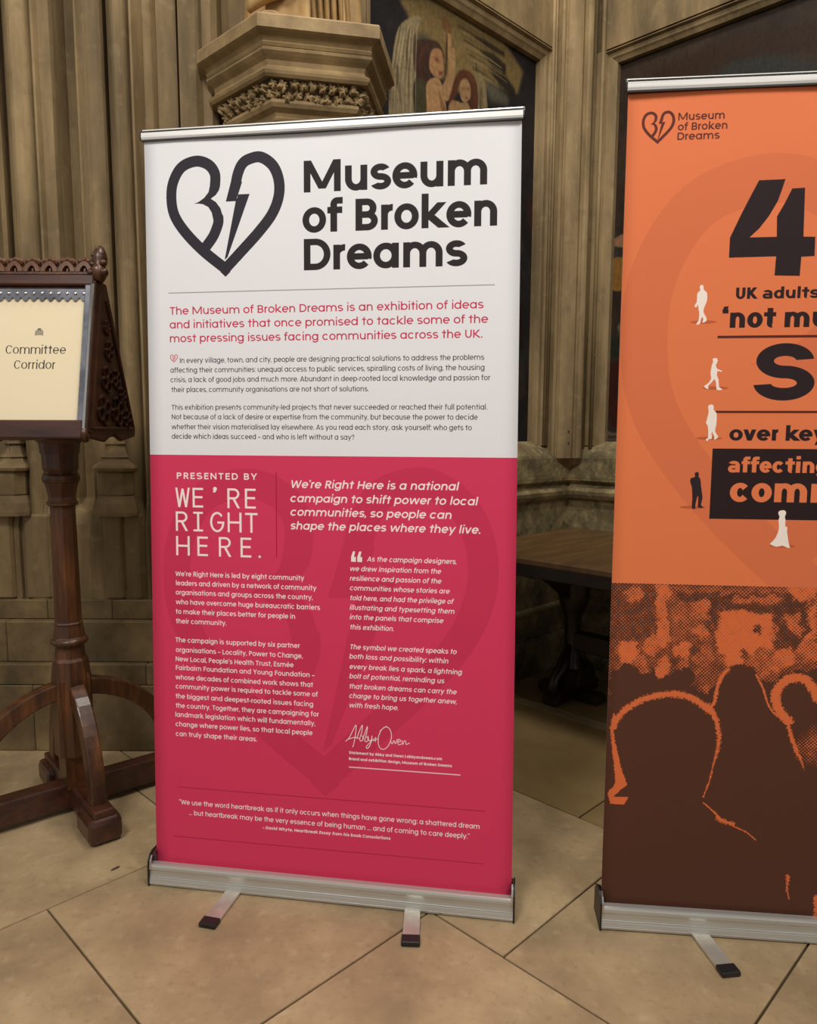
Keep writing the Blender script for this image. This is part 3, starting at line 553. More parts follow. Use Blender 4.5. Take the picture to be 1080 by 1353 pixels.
def speckle(m, col, scale=90, amt=.5, lo=.60, hi=.72):
    t = m.node_tree; N = t.nodes; L = t.links; b = N['Principled BSDF']; src = b.inputs['Base Color'].links[0].from_socket
    tc = N.new('ShaderNodeTexCoord'); n = N.new('ShaderNodeTexNoise'); n.inputs['Scale'].default_value = scale; n.inputs['Detail'].default_value = 4; L.new(tc.outputs['Object'], n.inputs['Vector'])
    mr = N.new('ShaderNodeMapRange'); mr.inputs['From Min'].default_value = lo; mr.inputs['From Max'].default_value = hi; mr.inputs['To Max'].default_value = amt; L.new(n.outputs[0], mr.inputs[0])
    mx = N.new('ShaderNodeMix'); mx.data_type = 'RGBA'; L.new(mr.outputs[0], mx.inputs['Factor']); L.new(src, mx.inputs['A']); mx.inputs['B'].default_value = srgb(col); L.new(mx.outputs['Result'], b.inputs['Base Color'])
class MB:
    """collects shapes, builds ONE mesh object"""
    def __init__(s): s.v = []; s.f = []
    def add(s, v, f):
        n = len(s.v); s.v += [tuple(p) for p in v]; s.f += [tuple(i+n for i in q) for q in f]; return s
    def box(s, x0, y0, z0, x1, y1, z1):
        v = [(x, y, z) for z in (z0, z1) for y in (y0, y1) for x in (x0, x1)]
        return s.add(v, [(0,2,3,1),(4,5,7,6),(0,1,5,4),(2,6,7,3),(0,4,6,2),(1,3,7,5)])
    def bbox(s, x0, y0, z0, x1, y1, z1, b=.004):
        """box with small chamfers"""
        bm = bmesh.new(); bmesh.ops.create_cube(bm, size=1)
        for v in bm.verts: v.co = Vector(((x0+x1)/2+v.co.x*(x1-x0), (y0+y1)/2+v.co.y*(y1-y0), (z0+z1)/2+v.co.z*(z1-z0)))
        b = min(b, .45*min(abs(x1-x0), abs(y1-y0), abs(z1-z0)))
        bmesh.ops.bevel(bm, geom=bm.edges[:], offset=b, segments=1, affect='EDGES')
        bm.verts.index_update(); s.add([v.co for v in bm.verts], [[v.index for v in f.verts] for f in bm.faces]); bm.free(); return s
    def prism(s, poly, z0, z1, T=None):
        """closed plan polygon (counter-clockwise) extruded from z0 to z1"""
        n = len(poly); v = [(x, y, z0) for x, y in poly]+[(x, y, z1) for x, y in poly]
        if T: v = [T(p) for p in v]
        return s.add(v, [tuple(range(n))[::-1], tuple(range(n, 2*n))]+[(i, (i+1) % n, n+(i+1) % n, n+i) for i in range(n)])
    def rings(s, rings, closed=True, caps=True):
        n = len(rings[0]); v = [p for r in rings for p in r]; f = []
        for k in range(len(rings)-1):
            for i in range(n if closed else n-1):
                j = (i+1) % n; f.append((k*n+i, k*n+j, (k+1)*n+j, (k+1)*n+i))
        if caps: f += [tuple(range(n))[::-1], tuple(range((len(rings)-1)*n, len(rings)*n))]
        return s.add(v, f)
    def lathe(s, prof, n=24, c=(0,0), rot=0, sx=1, sy=1):
        return s.rings([[(c[0]+sx*r*math.cos(rot+TAU*i/n), c[1]+sy*r*math.sin(rot+TAU*i/n), z) for i in range(n)] for z, r in prof])
    def tube(s, pts, r, n=8, rad=None, sq=None):
        """round (or sq=(half width, half height) rectangular) bar along a 3-D path"""
        P = [Vector(p) for p in pts]; R = []; upv = Vector((0, 0, 1))
        for i, p in enumerate(P):
            d = (P[min(i+1, len(P)-1)]-P[max(i-1, 0)]).normalized(); a = d.cross(upv)
            if a.length < 1e-3: a = d.cross(Vector((0, 1, 0)))
            a.normalize(); b = a.cross(d); q = rad[i] if rad else r
            if sq: R.append([p+a*(sx*sq[0])+b*(sy*sq[1]) for sx, sy in ((-1,-1),(1,-1),(1,1),(-1,1))])
            else: R.append([p+a*(q*math.cos(TAU*k/n))+b*(q*math.sin(TAU*k/n)) for k in range(n)])
        return s.rings(R)
    def sweep(s, prof, path, inward):
        """profile [(out, z)] along a plan polyline, mitred; out is to the left of travel when inward is +1"""
        n = len(path); rr = []
        for i, p in enumerate(path):
            p = Vector(p); d0 = (p-Vector(path[i-1])).normalized() if i else None; d1 = (Vector(path[i+1])-p).normalized() if i < n-1 else None
            n0 = Vector((-d0.y, d0.x)) if d0 else None; n1 = Vector((-d1.y, d1.x)) if d1 else None
            if n0 and n1: m = (n0+n1).normalized(); m = m/max(.3, m.dot(n0))
            else: m = n0 or n1
            m = m*inward; rr.append([(p.x+m.x*o, p.y+m.y*o, z) for o, z in prof])
        return s.rings(rr, closed=True)
    def build(s, name, mat, parent=None, smooth=False, T=None, recalc=True, bevel=0, auto=None):
        me = bpy.data.meshes.new(name); v = [T @ Vector(p) for p in s.v] if T else s.v
        me.from_pydata([tuple(p) for p in v], [], s.f); me.update()
        if recalc:
            bm = bmesh.new(); bm.from_mesh(me); bmesh.ops.recalc_face_normals(bm, faces=bm.faces[:]); bm.to_mesh(me); bm.free()
        if mat: me.materials.append(mat)
        o = bpy.data.objects.new(name, me); C.objects.link(o)
        if parent: o.parent = parent
        if smooth: me.polygons.foreach_set('use_smooth', [True]*len(me.polygons))
        if smooth and auto is not None: me.set_sharp_from_angle(angle=auto)
        if bevel:
            md = o.modifiers.new('bevel', 'BEVEL'); md.width = bevel; md.segments = 2; md.limit_method = 'ANGLE'; md.angle_limit = .6
        return o
def empty(name, loc, rz=0):
    o = bpy.data.objects.new(name, None); o.empty_display_size = .1; C.objects.link(o); o.location = loc; o.rotation_euler = (0, 0, rz); return o
def tag(o, label=None, cat=None, group=None, kind=None):
    if label: o['label'] = label
    if cat: o['category'] = cat
    if group: o['group'] = group
    if kind: o['kind'] = kind
    return o

# ---------------------------------------------------------------- materials
stone = noisy('honey_limestone', (90,74,46), (154,131,92), .78, 3.4, (1.6,1.6,.3), c3=(124,103,69), bump=.35, bscale=38, bdist=.004)
stone_dark = noisy('worn_limestone', (80,66,40), (142,120,80), .8, 4.2, (1,1,.8), c3=(112,92,60), bump=.4, bscale=45, bdist=.005, varr=.1)
stone_recess = noisy('dark_recessed_stone', (52,42,28), (92,76,50), .9, 10, bump=.4, bscale=50)  # darker stone tone for the frieze ground behind the leaves
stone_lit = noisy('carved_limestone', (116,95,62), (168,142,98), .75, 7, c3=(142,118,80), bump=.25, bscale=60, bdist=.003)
sill_stone = noisy('grey_weathered_limestone', (82,72,46), (156,138,96), .8, 9, c3=(118,102,68), bump=.6, bscale=30, bdist=.008)
paving = noisy('buff_paving_stone', (142,122,92), (182,158,122), .5, 3.6, c3=(163,140,106), bump=.16, bscale=60, bdist=.004, varr=.07, spec=.45)
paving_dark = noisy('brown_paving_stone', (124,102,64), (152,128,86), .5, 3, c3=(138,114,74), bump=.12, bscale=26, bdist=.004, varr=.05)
speckle(paving, (124,102,74), 55, .38, .56, .75); speckle(paving, (204,182,146), 22, .3, .58, .75); speckle(stone, (96,80,50), 14, .45, .55, .75); speckle(stone, (170,150,110), 18, .28, .58, .78); speckle(sill_stone, (150,146,110), 34, .5, .52, .7); speckle(sill_stone, (70,60,38), 7, .6, .52, .7)
joint = noisy('dark_joint', (62,48,34), (84,68,50), .95, 12, bump=.2)
wood = noisy('dark_oak', (48,26,12), (102,60,28), .40, 5, (6,6,.8), c3=(72,40,18), bump=.2, bscale=70, bdist=.002, spec=.5, coat=.15)
wood_shade = noisy('dark_oak_carved', (38,18,10), (72,36,20), .5, 9, (2,2,2), bump=.2, bscale=70, bdist=.002, spec=.35, coat=0)
wood_light = noisy('light_oak_carving', (70,42,26), (128,88,58), .36, 14, c3=(98,62,40), bump=.2, bscale=70, bdist=.002, coat=.2)  # lighter oak tone for the cresting leaves
wood_side = noisy('dark_oak_rail', (44,20,12), (80,42,26), .36, 5, (.8,6,6), c3=(62,31,20), bump=.15, bscale=70, bdist=.002, spec=.5, coat=.25)
black_wood = noisy('blackened_oak', (22,13,9), (40,24,16), .38, 6, (6,6,.8), bump=.15, bscale=70, bdist=.002, coat=.2)
table_wood = noisy('brown_table_wood', (82,58,32), (110,80,46), .42, 3, (1,7,1), bump=.1, bscale=60, bdist=.001, coat=.15)
alu = noisy('brushed_aluminium', (196,194,188), (222,220,214), .34, 30, (.2,8,8), metal=.85, bump=.05, bscale=200, bdist=.0005)
rail_alu = noisy('satin_rail', (214,212,208), (232,230,226), .42, 30, (.2,8,8), metal=.35, bump=.04, bscale=200, bdist=.0005, spec=.6)
chrome = noisy('polished_steel', (200,198,196), (224,222,220), .14, 10, metal=1, bump=0)
foot_alu = noisy('satin_aluminium', (190,184,172), (212,206,194), .4, 20, metal=.6, bump=.05, bscale=200, bdist=.0005)
cass = noisy('cassette_aluminium', (188,188,182), (200,200,194), .36, 40, (.15,8,8), metal=.55, bump=.06, bscale=300, bdist=.0005, spec=.6)
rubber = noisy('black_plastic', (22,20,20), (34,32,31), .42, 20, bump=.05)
steel_blue = noisy('dark_polished_metal', (112,114,124), (160,162,172), .25, 14, metal=.9, bump=.1, bscale=90, bdist=.001)
back_cloth = noisy('grey_banner_back', (150,150,150), (168,168,168), .8, 20, bump=.05)
statue_stone = noisy('warm_statue_stone', (150,118,72), (196,160,106), .7, 6, c3=(172,138,88), bump=.3, bscale=40, bdist=.004)
plaster = noisy('upper_plaster', (120,100,72), (140,118,86), .9, 2, bump=.1)

print_one = printed('white_and_red_print', banner_one())
print_two = printed('orange_and_brown_print', banner_two())
print_card = printed('cream_card_print', card_print(), .7, .05)
paint_one = printed('angel_painting', painting('painting_angels', ANGEL+ANGEL_L, 1500, 1225, 3125, (33,30,30), 1, ANGEL_LINES), .6, .3, 120)
paint_two = printed('shadowed_painting', painting('painting_figures', ANGEL2, 1500, 1225, 3140, (44,33,24), 2), .6, .3, 120)

# ---------------------------------------------------------------- floor: 45 degree stone slabs
R2 = math.sqrt(2)
def st(s, t): return ((s-t)/R2, (s+t)/R2)      # rotated floor grid: s runs to the far right, t to the far left
floor = MB().box(-5, -4, -.14, 5.5, 6, -.022).build('floor', joint); tag(floor, kind='structure')
random.seed(4)
def slab(s0, s1, t0, t1, mat=paving):
    g = .0025; a = [(s0+g, t0+g), (s1-g, t0+g), (s1-g, t1-g), (s0+g, t1-g)]
    xy = [st(*p) for p in a]; c = (sum(p[0] for p in xy)/4, sum(p[1] for p in xy)/4)
    q = [(p[0]-c[0], p[1]-c[1]) for p in xy]; h = random.uniform(-.0012, 0)
    b = .0025; k = [(x*(1-b/abs(max(s1-s0, .05))), y*(1-b/abs(max(s1-s0, .05)))) for x, y in q]
    m = MB().rings([[(x, y, -.03) for x, y in q], [(x, y, -.002) for x, y in q], [(x, y, 0) for x, y in k]])
    o = m.build('paving_slab', mat, floor); o.location = (c[0], c[1], h); return o
def keep(s0, s1, t0, t1):
    x, y = st((s0+s1)/2, (t0+t1)/2); return -3.2 < x < 4.2 and -2.2 < y < 4.6
rows = {-3:[-3.1,-2.2,-1.4,-.5,.3,1.1,1.98], -2:[-3.4,-2.6,-1.7,-1.0,-.1,.8,1.5,1.98], -1:[-3.0,-2.1,-1.3,-.4,.4,1.2,1.98], 0:[-3.2,-2.4,-1.5,-.7,.1,1.1,1.98], 1:[-3.1,-2.2,-1.3,-.4,.42,1.25,1.98], 2:[-2.9,-2.0,-1.2,-.35,.493,1.005,1.98], 3:[-2.8,-2.0,-1.1,-.3,.5,1.23,1.98]}
edges = [-2.2,-1.49,-.79,-.085,.63,1.356,2.06,2.772]
for r_, ts in rows.items():
    s0, s1 = edges[r_+3], edges[r_+4]
    for t0, t1 in zip(ts, ts[1:]):
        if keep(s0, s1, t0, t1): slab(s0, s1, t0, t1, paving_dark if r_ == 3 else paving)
for k, (t0, t1) in enumerate([(1.98,2.7),(2.7,3.5),(3.5,4.3)]):
    sx = [-1.6,-.7,.2,1.1,1.9,2.772] if k % 2 == 0 else [-1.4,-.6,.3,1.2,2.0,2.772]
    for a, b in zip(sx, sx[1:]):
        if keep(a, b, t0, t1): slab(a, b, t0, t1)
tb = [-2.4,-1.6,-.8,0,.8,1.55,2.3,3.0]
for a, b in zip(tb, tb[1:]): slab(2.772, 2.835, a, b)
for a, b in zip(tb, tb[1:]):
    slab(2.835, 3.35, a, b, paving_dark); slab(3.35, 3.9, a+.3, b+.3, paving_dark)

for (x_, y_, a_, l_, w_) in ((-.843,2.03,.85,.030,.010), (-1.045,2.285,.9,.04,.006)):
    ch = MB().prism([(x_+math.cos(a_)*l_*u-math.sin(a_)*w_*v, y_+math.sin(a_)*l_*u+math.cos(a_)*w_*v) for u, v in ((-.5,-.2),(-.2,-.5),(.3,-.45),(.5,0),(.3,.5),(-.3,.45))], -.001, .0006)
    ch.build('chipped_spot', joint, floor)
# ---------------------------------------------------------------- niche walls
K = Vector((.904, 4.112)); UL = Vector((-1, -1))/R2; NL = Vector((1, -1))/R2; UR = Vector((1, -1))/R2; NR = Vector((-1, -1))/R2
def wp(side, u, d, z):        # point on a niche wall: u along from the corner, d out into the room
    U, N = (UL, NL) if side == 'L' else (UR, NR)
    p = K+U*u+N*d; return (p.x, p.y, z)
TOPZ = 4.3
SILL = [(-.25,0),(.09,0),(.09,.16),(.07,.19),(.055,.19),(.045,.30),(0,.33),(0,.86),(.012,.90),(.035,.915),(.05,.935),(.055,.955),(.045,.972),(.022,.978),(.016,.992),(.03,1.0),(.052,1.012),(.055,1.03),(.055,1.135),(.05,1.15),(-.04,1.222),(-.25,1.222)]
for side, length, z1, nm, tex in (('L', 1.62, 3.125, 'wall_left', paint_one), ('R', 3.4, 3.14, 'wall_right', paint_two)):
    u0 = .275 if side == 'L' else .195; u1 = u0+1.18 if side == 'L' else u0+1.5
    wall = MB()
    # body behind, band above the picture, piers beside it
    def wb(ua, ub, d0, d1, za, zb, m=wall):
        v = [wp(side, u, d, z) for z in (za, zb) for d in (d0, d1) for u in (ua, ub)]
        m.add(v, [(0,2,3,1),(4,5,7,6),(0,1,5,4),(2,6,7,3),(0,4,6,2),(1,3,7,5)])
    wb(-.3, length, -.3, -.07, 0, TOPZ); wb(0, length, -.08, 0, z1+.055, TOPZ); wb(0, u0-.035, -.08, 0, 1.2, TOPZ); wb(u1+.035, length, -.08, 0, 1.2, TOPZ)
    W = wall.build(nm, stone); tag(W, kind='structure')
    # sill and dado with its mouldings, mitred into the corner
    sm = MB(); rr = []
    for u in (None, length): rr.append([wp(side, (max(d, -.24) if u is None else u), d, z) for d, z in SILL])
    sm.rings(rr); sm.build('sill_moulding', sill_stone, W, recalc=True)
    # bevelled stone frame round the picture
    fm = MB(); fr = [(0,.004),(.006,-.014),(.026,-.016),(.034,-.024),(.05,-.034),(.05,-.075),(-.004,-.075),(-.004,.004)]
    loops = []
    for (uu, zz, du, dz) in ((u0-.035, 1.2, 1, 0), (u0-.035, z1+.04, 1, -1), (u1+.035, z1+.04, -1, -1), (u1+.035, 1.2, -1, 0)):
        loops.append([wp(side, uu+du*a, b_, zz+dz*a) for a, b_ in fr])
    fm.rings(loops); fm.build('picture_frame_moulding', stone, W)
    # the painting itself, a thin panel sunk in the frame
    pm = bpy.data.meshes.new('painting'); 
    vv = [wp(side, u, d, z) for d in (-.062, -.069) for u, z in ((u0-.02, 1.2), (u1+.02, 1.2), (u1+.02, z1+.02), (u0-.02, z1+.02))]
    pm.from_pydata(vv, [], [(0,1,2,3),(7,6,5,4),(0,4,5,1),(1,5,6,2),(2,6,7,3),(3,7,4,0)]); uv = pm.uv_layers.new()
    H = (3.125 if side == 'L' else 3.14)-1.225
    for p in pm.polygons:
        for li in p.loop_indices:
            i = pm.loops[li].vertex_index % 4; u, z = ((u0-.02, 1.2), (u1+.02, 1.2), (u1+.02, z1+.02), (u0-.02, z1+.02))[i]
            uv.data[li].uv = (u/1.5, (z-1.225)/H)
    pm.materials.append(tex); po = bpy.data.objects.new('painting', pm); C.objects.link(po)
    if side == 'L': tag(po, 'tall wall painting of two winged angels behind the red and white banner', 'painting')
    else: tag(po, 'dark brown wall painting behind the orange banner', 'painting')

# corner shaft between the two paintings
sh = MB(); A = Vector((.781, 3.930)); B = Vector((.950, 3.955)); d = (B-A).normalized(); n_ = Vector((d.y, -d.x))
prof = [(0,.0),(.006,.006),(.014,.004),(.02,-.006),(.03,-.008),(.034,.0),(.045,.008),(.06,.011),(.09,.012),(.105,.010),(.112,.004),(.118,-.004),(.128,-.006),(.134,.004),(.145,.008),(.158,.006),(.168,-.004),(.171,-.016)]
pl = [tuple(A+d*a+n_*b) for a, b in prof]+[(.975, 4.06), (.99, 4.2), (.86, 4.2), (.755, 3.985)]
sh.prism(pl, 1.135, TOPZ)
sh.rings([[(x, y, 1.135) for x, y in pl], [(x+(.9-x)*.05, y+(4.08-y)*.3, 1.10) for x, y in pl], [(x+(.9-x)*.1, y+(4.1-y)*.7, 1.06) for x, y in pl]])
cs = sh.build('column_shaft', stone); tag(cs, kind='structure')
groove = MB()
for u, sd in ((.1, 'R'), (.15, 'R')): groove.tube([wp(sd, u, .008, 1.16), wp(sd, u, .008, TOPZ)], .011, 8)
for u in (.215, .235): groove.tube([wp('L', u, .004, 1.2), wp('L', u, .004, TOPZ)], .009, 8)
groove.build('bead_moulding', stone, cs, smooth=True)
pin = MB()
for z in (1.215, 1.275):
    c_ = A+d*.088+n_*.012; pin.tube([(c_.x, c_.y, z), (c_.x+n_.x*.004, c_.y+n_.y*.004, z)], .0045, 8)
pin.build('fixing_pin', rubber, cs)

# ---------------------------------------------------------------- clustered pier on the left
def arcpts(x0, x1, y, depth, n=8): return [(x0+(x1-x0)*i/n, y-depth*math.sin(PI*i/n)) for i in range(n+1)]
YP = 2.99
def X(px): return (px-533.8)/976.2*YP/1.058
def XB(px): return (px-533.8)/976.2*2.9
pp = [(-3.4, YP)]
def roll(a, b, dep=None): 
    w_ = (X(b)-X(a)); pp.extend(arcpts(X(a), X(b), YP-.02, dep or w_*.5, 10))
roll(-260,-215); pp += [(X(-210),YP+.02),(X(-190),YP+.06),(X(-150),YP+.06),(X(-140),YP)]
roll(-130,-80); pp += [(X(-76),YP),(X(-60),YP-.01),(X(-55),YP+.05),(X(-30),YP+.06),(X(-12),YP+.04),(X(-6),YP)]
pp += [(X(-4),YP-.02),(X(4),YP-.03),(X(6),YP+.03),(X(10),YP+.03)]
roll(11,50,.06); pp += [(X(50.5),YP-.02),(X(53),YP-.055),(X(56),YP-.055),(X(58),YP-.03),(X(72),YP-.025),(X(74),YP+.01),(X(80),YP+.06),(X(92),YP+.075),(X(100),YP+.04),(X(103),YP-.02),(X(106),YP-.035)]
pp += arcpts(X(108), X(139), YP-.03, .018, 6)+[(X(141),YP-.02),(X(142),YP+.03),(X(145.5),YP+.03)]
roll(146,177,.055); pp += [(X(178),YP-.03),(X(180),YP-.06),(X(183),YP-.06),(X(184.5),YP-.02),(X(187),YP+.03),(X(196),YP+.045),(X(205),YP+.02),(X(208),YP),(X(234),YP),(X(235),YP+.03),(X(238),YP+.03),(X(239.5),YP-.03),(X(262),YP-.035),(X(268),YP-.02),(X(272),YP-.05),(X(284),YP-.055),(X(290),YP-.03),(X(292),YP+.02),(X(300),YP+.04),(X(330),YP+.03),(X(430),YP+.03)]
back = [(X(430), 3.4), (-3.4, 3.4)]
pier = MB(); ny = []
def flat(f, y): return [(a, y+(b-YP)*f) for a, b in pp]
r0 = [(a, b) for a, b in pp]
def ring(pf, z): return [(a, b, z) for a, b in pf+back]
pier.rings([ring(flat(.22, 2.922), .56), ring(flat(.22, 2.922), .90), ring(flat(.3, 2.935), .94), ring(r0, 1.0), ring(r0, TOPZ)])
PW = pier.build('wall_back', stone); tag(PW, kind='structure')
# moulded bases of the round shafts
for a, b in ((-8,31),(127,174),(-135,-75),(-262,-212)):
    x0, x1 = XB(a)-.006, XB(b)+.006; m = MB(); y0 = 2.80; e = .012
    prof = [(.94,-.012),(.955,-.012),(.99,-.006),(1.017,.005),(1.019,.010),(1.024,.007),(1.108,.007),(1.112,.010),(1.118,-.006),(1.128,-.009),(1.138,-.004),(1.15,.012),(1.165,.02),(1.17,.016),(1.18,.022),(1.215,.036),(1.222,.03),(1.232,.034),(1.24,.05)]
    rr = []
    for z, i_ in prof:
        xa, xb, yf, q = x0+i_, x1-i_, 2.875+i_, .03
        rr.append([(xa, YP+.03, z), (xa, yf+q, z), (xa+q, yf, z), (xb-q, yf, z), (xb, yf+q, z), (xb, YP+.03, z)])
    m.rings(rr); m.build('moulded_base', stone_dark, PW)
# pilaster strips under the bases
for a, b in ((131,158),(160,183),(24,60),(-25,10),(-60,-30)):
    MB().bbox(XB(a), 2.903, .6, XB(b), 2.96, .945, .010).build('pilaster_strip', stone, PW)
# plinth in coursed blocks, one object per stone
def blocks(z0, z1, yf, xs, x_end=-.36):
    for a, b in zip(xs, xs[1:]):
        m = MB().bbox(a+.0008, yf, z0+.0008, b-.0008, 3.2, z1-.0008, .003); m.build('plinth_stone', stone_dark, PW)
blocks(.52, .60, 2.90, [-3.3,-2.4,-1.9,-1.43,-1.17,-.98,-.7,-.36])
blocks(.355, .52, 2.862, [-3.3,-2.6,-2.05,-1.58,-1.30,-.93,-.36])
blocks(.27, .355, 2.832, [-3.3,-2.3,-1.62,-1.02,-.36])
blocks(0, .27, 2.825, [-3.3,-2.7,-2.0,-1.47,-.86,-.36])
# upper vault band and ceiling far above the frame
ceil = MB().box(-3.4, -3.5, TOPZ+.9, 4.6, 4.6, TOPZ+1.0).build('ceiling', plaster); tag(ceil, kind='structure')

# ---------------------------------------------------------------- corbel with statue
hexp = [Vector((-.757,2.858)), Vector((-.487,2.599)), Vector((-.087,2.681)), Vector((-.041,3.02))]
hexp = [Vector((-.78,2.98))]+hexp
def inset(d):
    out = []
    for i, p in enumerate(hexp):
        d0 = (p-hexp[i-1]).normalized() if i else None; d1 = (hexp[i+1]-p).normalized() if i < len(hexp)-1 else None
        n0 = Vector((-d0.y, d0.x)) if d0 else None; n1 = Vector((-d1.y, d1.x)) if d1 else None
        m = (n0+n1).normalized() if n0 and n1 else (n0 or n1)
        if n0 and n1: m = m/max(.3, m.dot(n0))
        q = p+m*d
        if i == 0: q.y = max(q.y, 2.97)
        out.append((q.x, q.y))
    return out+[(-.1, 3.12), (-.72, 3.12)]
def solid(prof, name, mat, parent): 
    return MB().rings([[(x, y, z) for x, y in inset(d_)] for z, d_ in prof]).build(name, mat, parent)
corb = empty('stone_corbel', (-.4, 2.9, 1.5)); tag(corb, 'faceted stone corbel with leaf carving above the red and white banner', 'corbel')
inv = Matrix.Translation((.4, -2.9, -1.5))
def csolid(prof, name, mat=stone_lit):
    return MB().rings([[(x, y, z) for x, y in inset(d_)] for z, d_ in prof]).build(name, mat, corb, T=inv)
csolid([(2.552,.045),(2.557,.036),(2.566,.030),(2.572,.036),(2.584,.026),(2.592,.008),(2.597,0),(2.636,0),(2.642,.004),(2.644,.01)], 'abacus')
csolid([(2.468,.070),(2.469,.054),(2.466,.050),(2.474,.042),(2.483,.038),(2.488,.044),(2.497,.056),(2.508,.062),(2.522,.056),(2.533,.042),(2.542,.032),(2.549,.030),(2.554,.036)], 'upper_moulding')
csolid([(2.385,.115),(2.470,.068)], 'frieze', stone_recess)
csolid([(2.31,.165),(2.325,.15),(2.335,.130),(2.35,.112),(2.357,.108),(2.364,.118),(2.376,.112),(2.388,.094),(2.400,.086),(2.410,.086),(2.416,.094),(2.418,.12)], 'lower_moulding')
csolid([(1.75,.33),(1.9,.28),(2.1,.22),(2.22,.19),(2.3,.175),(2.33,.17)], 'tapering_stem')
# carved leaves of the frieze
def leaf_mesh(seed):
    rnd = random.Random(seed); n = 22; m = MB(); ring0 = []; ring1 = []; ring2 = []
    for i in range(n):
        a = TAU*i/n; lob = .5+.5*abs(math.cos((2.5 if seed % 2 else 1.5)*a+.3*rnd.random())); r = .030*lob*rnd.uniform(.9, 1.1)
        r *= 1+.35*math.cos(a-1.2*seed); ring0.append((r*math.cos(a), .003+.007*math.cos(5*a), r*math.sin(a)*.92)); ring1.append((r*.62*math.cos(a), -.010-.008*math.cos(5*a), r*.6*math.sin(a))); ring2.append((r*.2*math.cos(a), -.008, r*.2*math.sin(a)))
    m.rings([[(x, .022, z) for x, y, z in ring0], ring0, ring1, ring2]); return m
leaves = []
for sd in range(4):
    o = leaf_mesh(sd).build('carved_leaf', stone_lit, corb, smooth=True, auto=.9); leaves.append(o)
rnd = random.Random(8); first = [True]*4
for (i0, i1, cnt) in ((1,2,8),(2,3,9),(3,4,8)):
    p0, p1 = Vector(inset(.082)[i0]), Vector(inset(.082)[i1]); dd = (p1-p0).normalized(); nn = Vector((dd.y, -dd.x)); ang = math.atan2(dd.y, dd.x)
    for k in range(cnt):
        for row in (0, 1):
            q = p0+(p1-p0)*((k+.5+(row-.5)*.35)/cnt); src = leaves[rnd.randrange(4)]
            idx = leaves.index(src)
            if first[idx]: o = src; first[idx] = False
            else: o = src.copy(); C.objects.link(o); o.parent = corb
            z = 2.450-.026*row+rnd.uniform(-.003,.003); off = .012 if row == 0 else -.004
            o.location = Vector((q.x+nn.x*off, q.y+nn.y*off, z))-Vector((-.4, 2.9, 1.5)); o.rotation_euler = (rnd.uniform(-.2,.2), rnd.uniform(0, TAU), ang+rnd.uniform(-.25,.25)); o.scale = (rnd.uniform(.62,.8),)*3
stem_ = MB()
for (i0, i1) in ((1,2),(2,3),(3,4)):
    p0, p1 = Vector(inset(.128)[i0]), Vector(inset(.128)[i1]); N_ = 24
    stem_.tube([(p0.x+(p1.x-p0.x)*k/N_, p0.y+(p1.y-p0.y)*k/N_, 2.425+.016*math.sin(k*1.3)) for k in range(N_+1)], .0055, 6)
stem_.build('carved_stem', stone_lit, corb, smooth=True, T=inv)

# statue: long folded robe standing on the corbel
SX, SY = -.385, 2.90
stt = empty('stone_statue', (SX, SY, 2.6455)); tag(stt, 'robed stone statue standing on the corbel, cut off above its hem', 'statue')
rb = MB(); rr = []; nf = 96
for k in range(34):
    h = k/33; z = h*1.05; bw = .075*(1-h)**.9+.13 if h < .55 else .165+.05*math.sin((h-.55)/.45*PI*.75); bd = .62*bw
    if h > .93: bw *= 1-(h-.93)/.07*.55; bd = .7*bw
    ring_ = []
    for i in range(nf):
        a = TAU*i/nf; fold = (.11*math.sin(9*a+.6*math.sin(3*h*2))+.06*math.sin(17*a+2*h))*max(.15, 1-h*.75)
        hem = .02*math.sin(5*a+1)*(1 if k == 0 else 0)
        ring_.append((bw*(1+fold)*math.cos(a), bd*(1+fold)*math.sin(a)+.02, max(0, z)+.0*hem))
    rr.append(ring_)
rb.rings(rr); rb.build('robe', statue_stone, stt, smooth=True)
cl = MB(); 
for j, (x0_, x1_, y_) in enumerate(((-.17,.00,-.10),(-.14,.05,-.115),(-.10,.10,-.12))):
    cl.tube([(x0_+(x1_-x0_)*i/10, y_+.03*math.cos(i/10*PI-1.57)*-1, .10+.09*j+.05*math.sin(i/10*2.2)+(.05 if i > 7 else 0)*(i-7)/3) for i in range(11)], .02, 8, rad=[.008+.02*math.sin(PI*(i+.5)/11) for i in range(11)])
cl.build('cloak_fold', statue_stone, stt, smooth=True)
tl = MB()
for j in range(6):
    x_ = .06+j*.022; tl.tube([(x_+.002*j, -.118+.012*j, .0), (x_, -.125+.012*j, .3), (x_-.01, -.10+.012*j, .7)], .012, 8)
tl.build('hanging_drapery', statue_stone, stt, smooth=True)
sho = MB(); sho.rings([[(-.075+r*math.cos(TAU*i/14)*1.9, -.125-.03*k+r*math.sin(TAU*i/14)*1.0, z) for i in range(14)] for k, (z, r) in enumerate(((0,.032),(.012,.036),(.026,.03),(.036,.014)))]); sho.build('shoe', statue_stone, stt, smooth=True)
hd = MB(); hd.lathe([(.98,.03),(1.02,.045),(1.06,.04),(1.09,.055),(1.13,.075),(1.18,.088),(1.23,.083),(1.27,.055),(1.29,.01)], 20, sy=1.1); hd.build('head', statue_stone, stt, smooth=True)
for sx_ in (-1, 1):
    am = MB(); am.tube([(sx_*.17,.02,.93), (sx_*.21,0,.78), (sx_*.19,-.09,.66), (sx_*.06,-.15,.70)], .04, 10, rad=[.055,.05,.042,.03]); am.build('arm', statue_stone, stt, smooth=True)

# ---------------------------------------------------------------- library table in the corner
tz = .75; TC = st(3.02, 1.55)
tbl = empty('wooden_table', (TC[0], TC[1], 0), PI/4); tag(tbl, 'brown wooden table on carved dark trestles in the corner between the banners', 'table')
